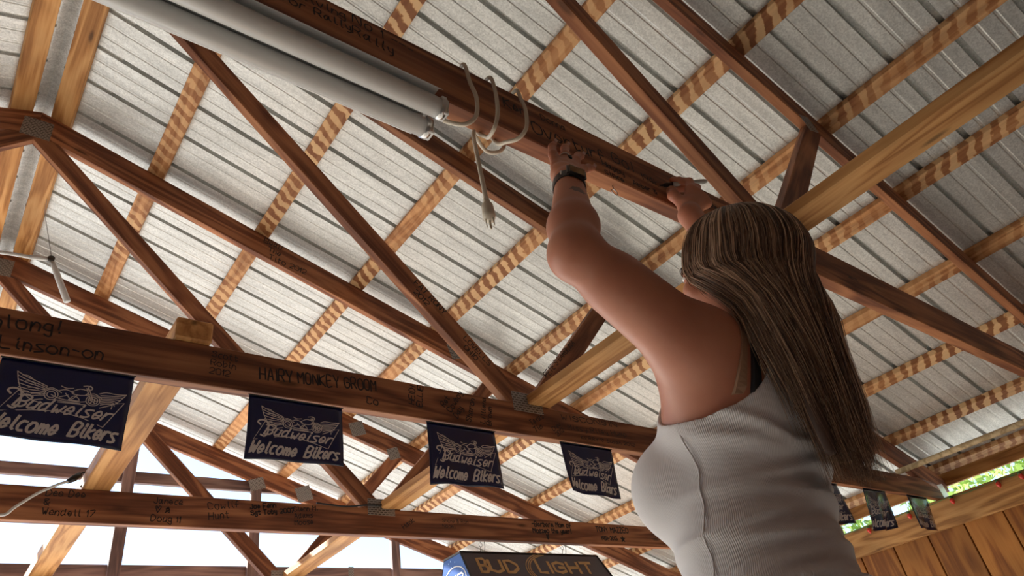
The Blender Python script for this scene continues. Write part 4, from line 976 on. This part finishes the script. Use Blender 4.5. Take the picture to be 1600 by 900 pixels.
pl, w_ = strokes('UP', 0, None); mobj('lettering', *ribbon([[(0.03+x*.075, 0.16-y*.055) for x, y in p] for p in pl], .010, fend, 1), M['white_print'], lf)
for hx, yy in ((2.368, 3.172), (2.972, 3.172)):
    h_ = screw_hook(hx, yy, ZB, 'steel hook above the %s end of the BUD LIGHT sign' % ('left' if hx < 2.5 else 'right'), 1.2)
    P = [(hx, yy, ZB-.034), (hx+.004, yy+.01, ZB-.050), (hx+.002, yy+.02, ZTp+.001)]
    tube('hanging_wire', catmull(P, 4), .0022, M['iron'], sg, 6)
    tube('hanging_wire', catmull([(hx+.028, yy, ZB-.004), (hx+.032, yy+.004, ZB-.03), (hx+.026, yy+.01, ZTp+.002)], 4), .0018, M['iron'], sg, 6)
# pale folding arm hanging from a wire at the left
ar = root('hanging_metal_arm', (0.077, 2.6, 1.869)); tag(ar, 'pale jointed metal arm hanging from a thin wire at the left', 'arm')
tube('arm_tube', catmull([(-0.30, 2.6, 1.81), (-0.081, 2.6, 1.849), (0.017, 2.6, 1.858)], 3), [.007]*7, M['white_metal'], ar, 10)
tube('arm_tube', [(0.010, 2.6, 1.858), (0.077, 2.6, 1.869)], .009, M['white_metal'], ar, 10)
tube('arm_tube', [(0.079, 2.6, 1.866), (0.104, 2.6, 1.816), (0.162, 2.6, 1.695)], [.007, .011, .012], M['white_metal'], ar, 12)
tube('joint', [(0.077, 2.588, 1.867), (0.077, 2.612, 1.867)], .012, M['iron'], ar, 12)
tube('wire', [(0.077, 2.6, 1.878), (0.020, 3.25, 2.60), (0.012, 3.784, 3.137)], .0012, M['iron'], ar, 5)
# cable with plug on the tie beam at the left
lc = root('power_cable', (0.378, 3.1, 1.237)); tag(lc, 'grey cable drooping from a dark plug above the purple-tinted beam', 'cord')
tube('cable', catmull([(0.02, 3.02, 1.035), (0.152, 3.1, 1.052), (0.193, 3.11, 1.09), (0.253, 3.12, 1.149), (0.32, 3.13, 1.196), (0.353, 3.14, 1.213)], 6), .0055, M['white_metal'], lc, 8)
tube('plug', [(0.345, 3.14, 1.210), (0.366, 3.145, 1.228), (0.385, 3.15, 1.248)], [.008, .014, .012], M['black_plastic'], lc, 12)
tube('cable', catmull([(0.385, 3.15, 1.248), (0.40, 3.16, 1.262), (0.42, 3.17, 1.24), (0.398, 3.172, 1.205)], 5), .004, M['black_plastic'], lc, 8)
nc = tube('black_wire', catmull([(1.40, YC-.006, 1.196), (1.55, YC-.008, 1.188), (1.66, YC-.008, 1.201), (1.80, YC-.008, 1.212), (1.88, YC-.01, 1.23)], 6), .0045, M['black_plastic'], None, 8)
tag(nc, 'thin black wire lying across the gusset plate of the purple-tinted beam', 'cord')
# wooden pole resting at the eave
po = tube('wooden_pole', [(4.965, 1.93, 1.2105), (4.985, 1.2, 1.2105), (5.01, -0.9, 1.2105)], 0.0185, M['pole'], None, 16); tag(po, 'long pale wooden pole lying across the right end of the truss', 'pole')
# string of red bulbs along the header
for k, (y, lb) in enumerate(((1.387, 'at the right edge of the photo'), (1.531, 'right of the truss end'), (1.842, 'just right of the last small banner'), (2.152, 'between the last two small banners'), (2.469, 'nearest the white shirt'))):
    bl = root('string_light_bulb', (5.405, y, 1.03)); tag(bl, 'small red string light bulb on the header, '+lb, 'bulb', 'red bulbs along the header')
    tube('cap', [(5.405, y, 1.045), (5.400, y, 1.028)], [.010, .013], M['green'], bl, 10)
    tube('bulb', [(5.400, y, 1.030), (5.396, y-.002, 1.016), (5.392, y-.004, 1.002), (5.390, y-.005, .990)], [.011, .0165, .012, .003], M['red'], bl, 12)
sw = tube('light_string_wire', catmull([(5.408, 3.2, 1.04)]+[(5.409, y+d, 1.046+e) for y in (2.469, 2.152, 1.842, 1.531, 1.387) for d, e in ((0, 0), (-.12, -.012))][:9]+[(5.408, 0.6, 1.04)], 4), .0022, M['green'], None, 6)
tag(sw, 'thin dark wire of the bulb string along the header', 'wire')
# ------------------------------------------------------------------ trees outside, seen through the slot over the right wall
def leaf_mat():
    m, nt, b = newmat('sunlit_leaves'); L = nt.links; oi = nd(nt, 'ShaderNodeTexCoord'); n = nd(nt, 'ShaderNodeTexNoise', ins={'Scale': 2.5, 'Detail': 4.0}); L.new(oi.outputs['Object'], n.inputs['Vector'])
    rp = ramp(nt, [(0.35, (0.20, 0.33, 0.06)), (0.6, (0.46, 0.60, 0.16))]); L.new(n.outputs['Fac'], rp.inputs[0]); L.new(rp.outputs[0], b.inputs['Base Color']); b.inputs['Roughness'].default_value = 0.6
    t = nd(nt, 'ShaderNodeBsdfTranslucent'); L.new(rp.outputs[0], t.inputs[0]); a = nd(nt, 'ShaderNodeMixShader', ins={0: 0.5}); L.new(b.outputs[0], a.inputs[1]); L.new(t.outputs[0], a.inputs[2])
    L.new(a.outputs[0], nt.nodes['Material Output'].inputs[0]); return m
M['leaf'] = leaf_mat(); M['bark'] = plain('grey_brown_bark', (0.12, 0.08, 0.05), 0.9)
def tree(x, y, h, r, label, seed):
    rr = random.Random(seed); t = root('leafy_tree', (x, y, -CZ-.03)); tag(t, label, 'tree', 'trees beyond the right wall')
    tube('trunk', [(x, y, -CZ-.03), (x+.05, y, -CZ+h*.3), (x, y+.05, -CZ+h*.7)], [.16, .12, .05], M['bark'], t, 10)
    V, Fc = [], []
    for i in range(5200):
        u, a, q = rr.random()**.4, rr.uniform(0, 6.283), rr.uniform(-1, 1); s = math.sqrt(1-q*q)
        c = Vector((x+r*u*s*math.cos(a), y+r*u*s*math.sin(a), -CZ+h*.52+h*.46*u*q)); d1 = Vector((rr.uniform(-1, 1), rr.uniform(-1, 1), rr.uniform(-1, 1))).normalized()*rr.uniform(.05, .11); d2 = d1.orthogonal().normalized()*rr.uniform(.03, .05)
        n = len(V); V += [c-d1, c-d2, c+d1, c+d2]; Fc.append([n, n+1, n+2, n+3])
    o = mobj('foliage', V, Fc, M['leaf'], t); o['kind'] = 'stuff'
for k, (x, y, h, r, lb) in enumerate(((10.2, 5.9, 4.6, 1.5, 'green tree beyond the wall, showing behind the small banners'), (10.6, 2.5, 5.2, 1.7, 'green tree beyond the wall, at the right end of the slot'), (11.0, -1.0, 4.8, 1.6, 'green tree beyond the wall, near the right picture edge'))):
    tree(x, y, h, r, lb, k+3)
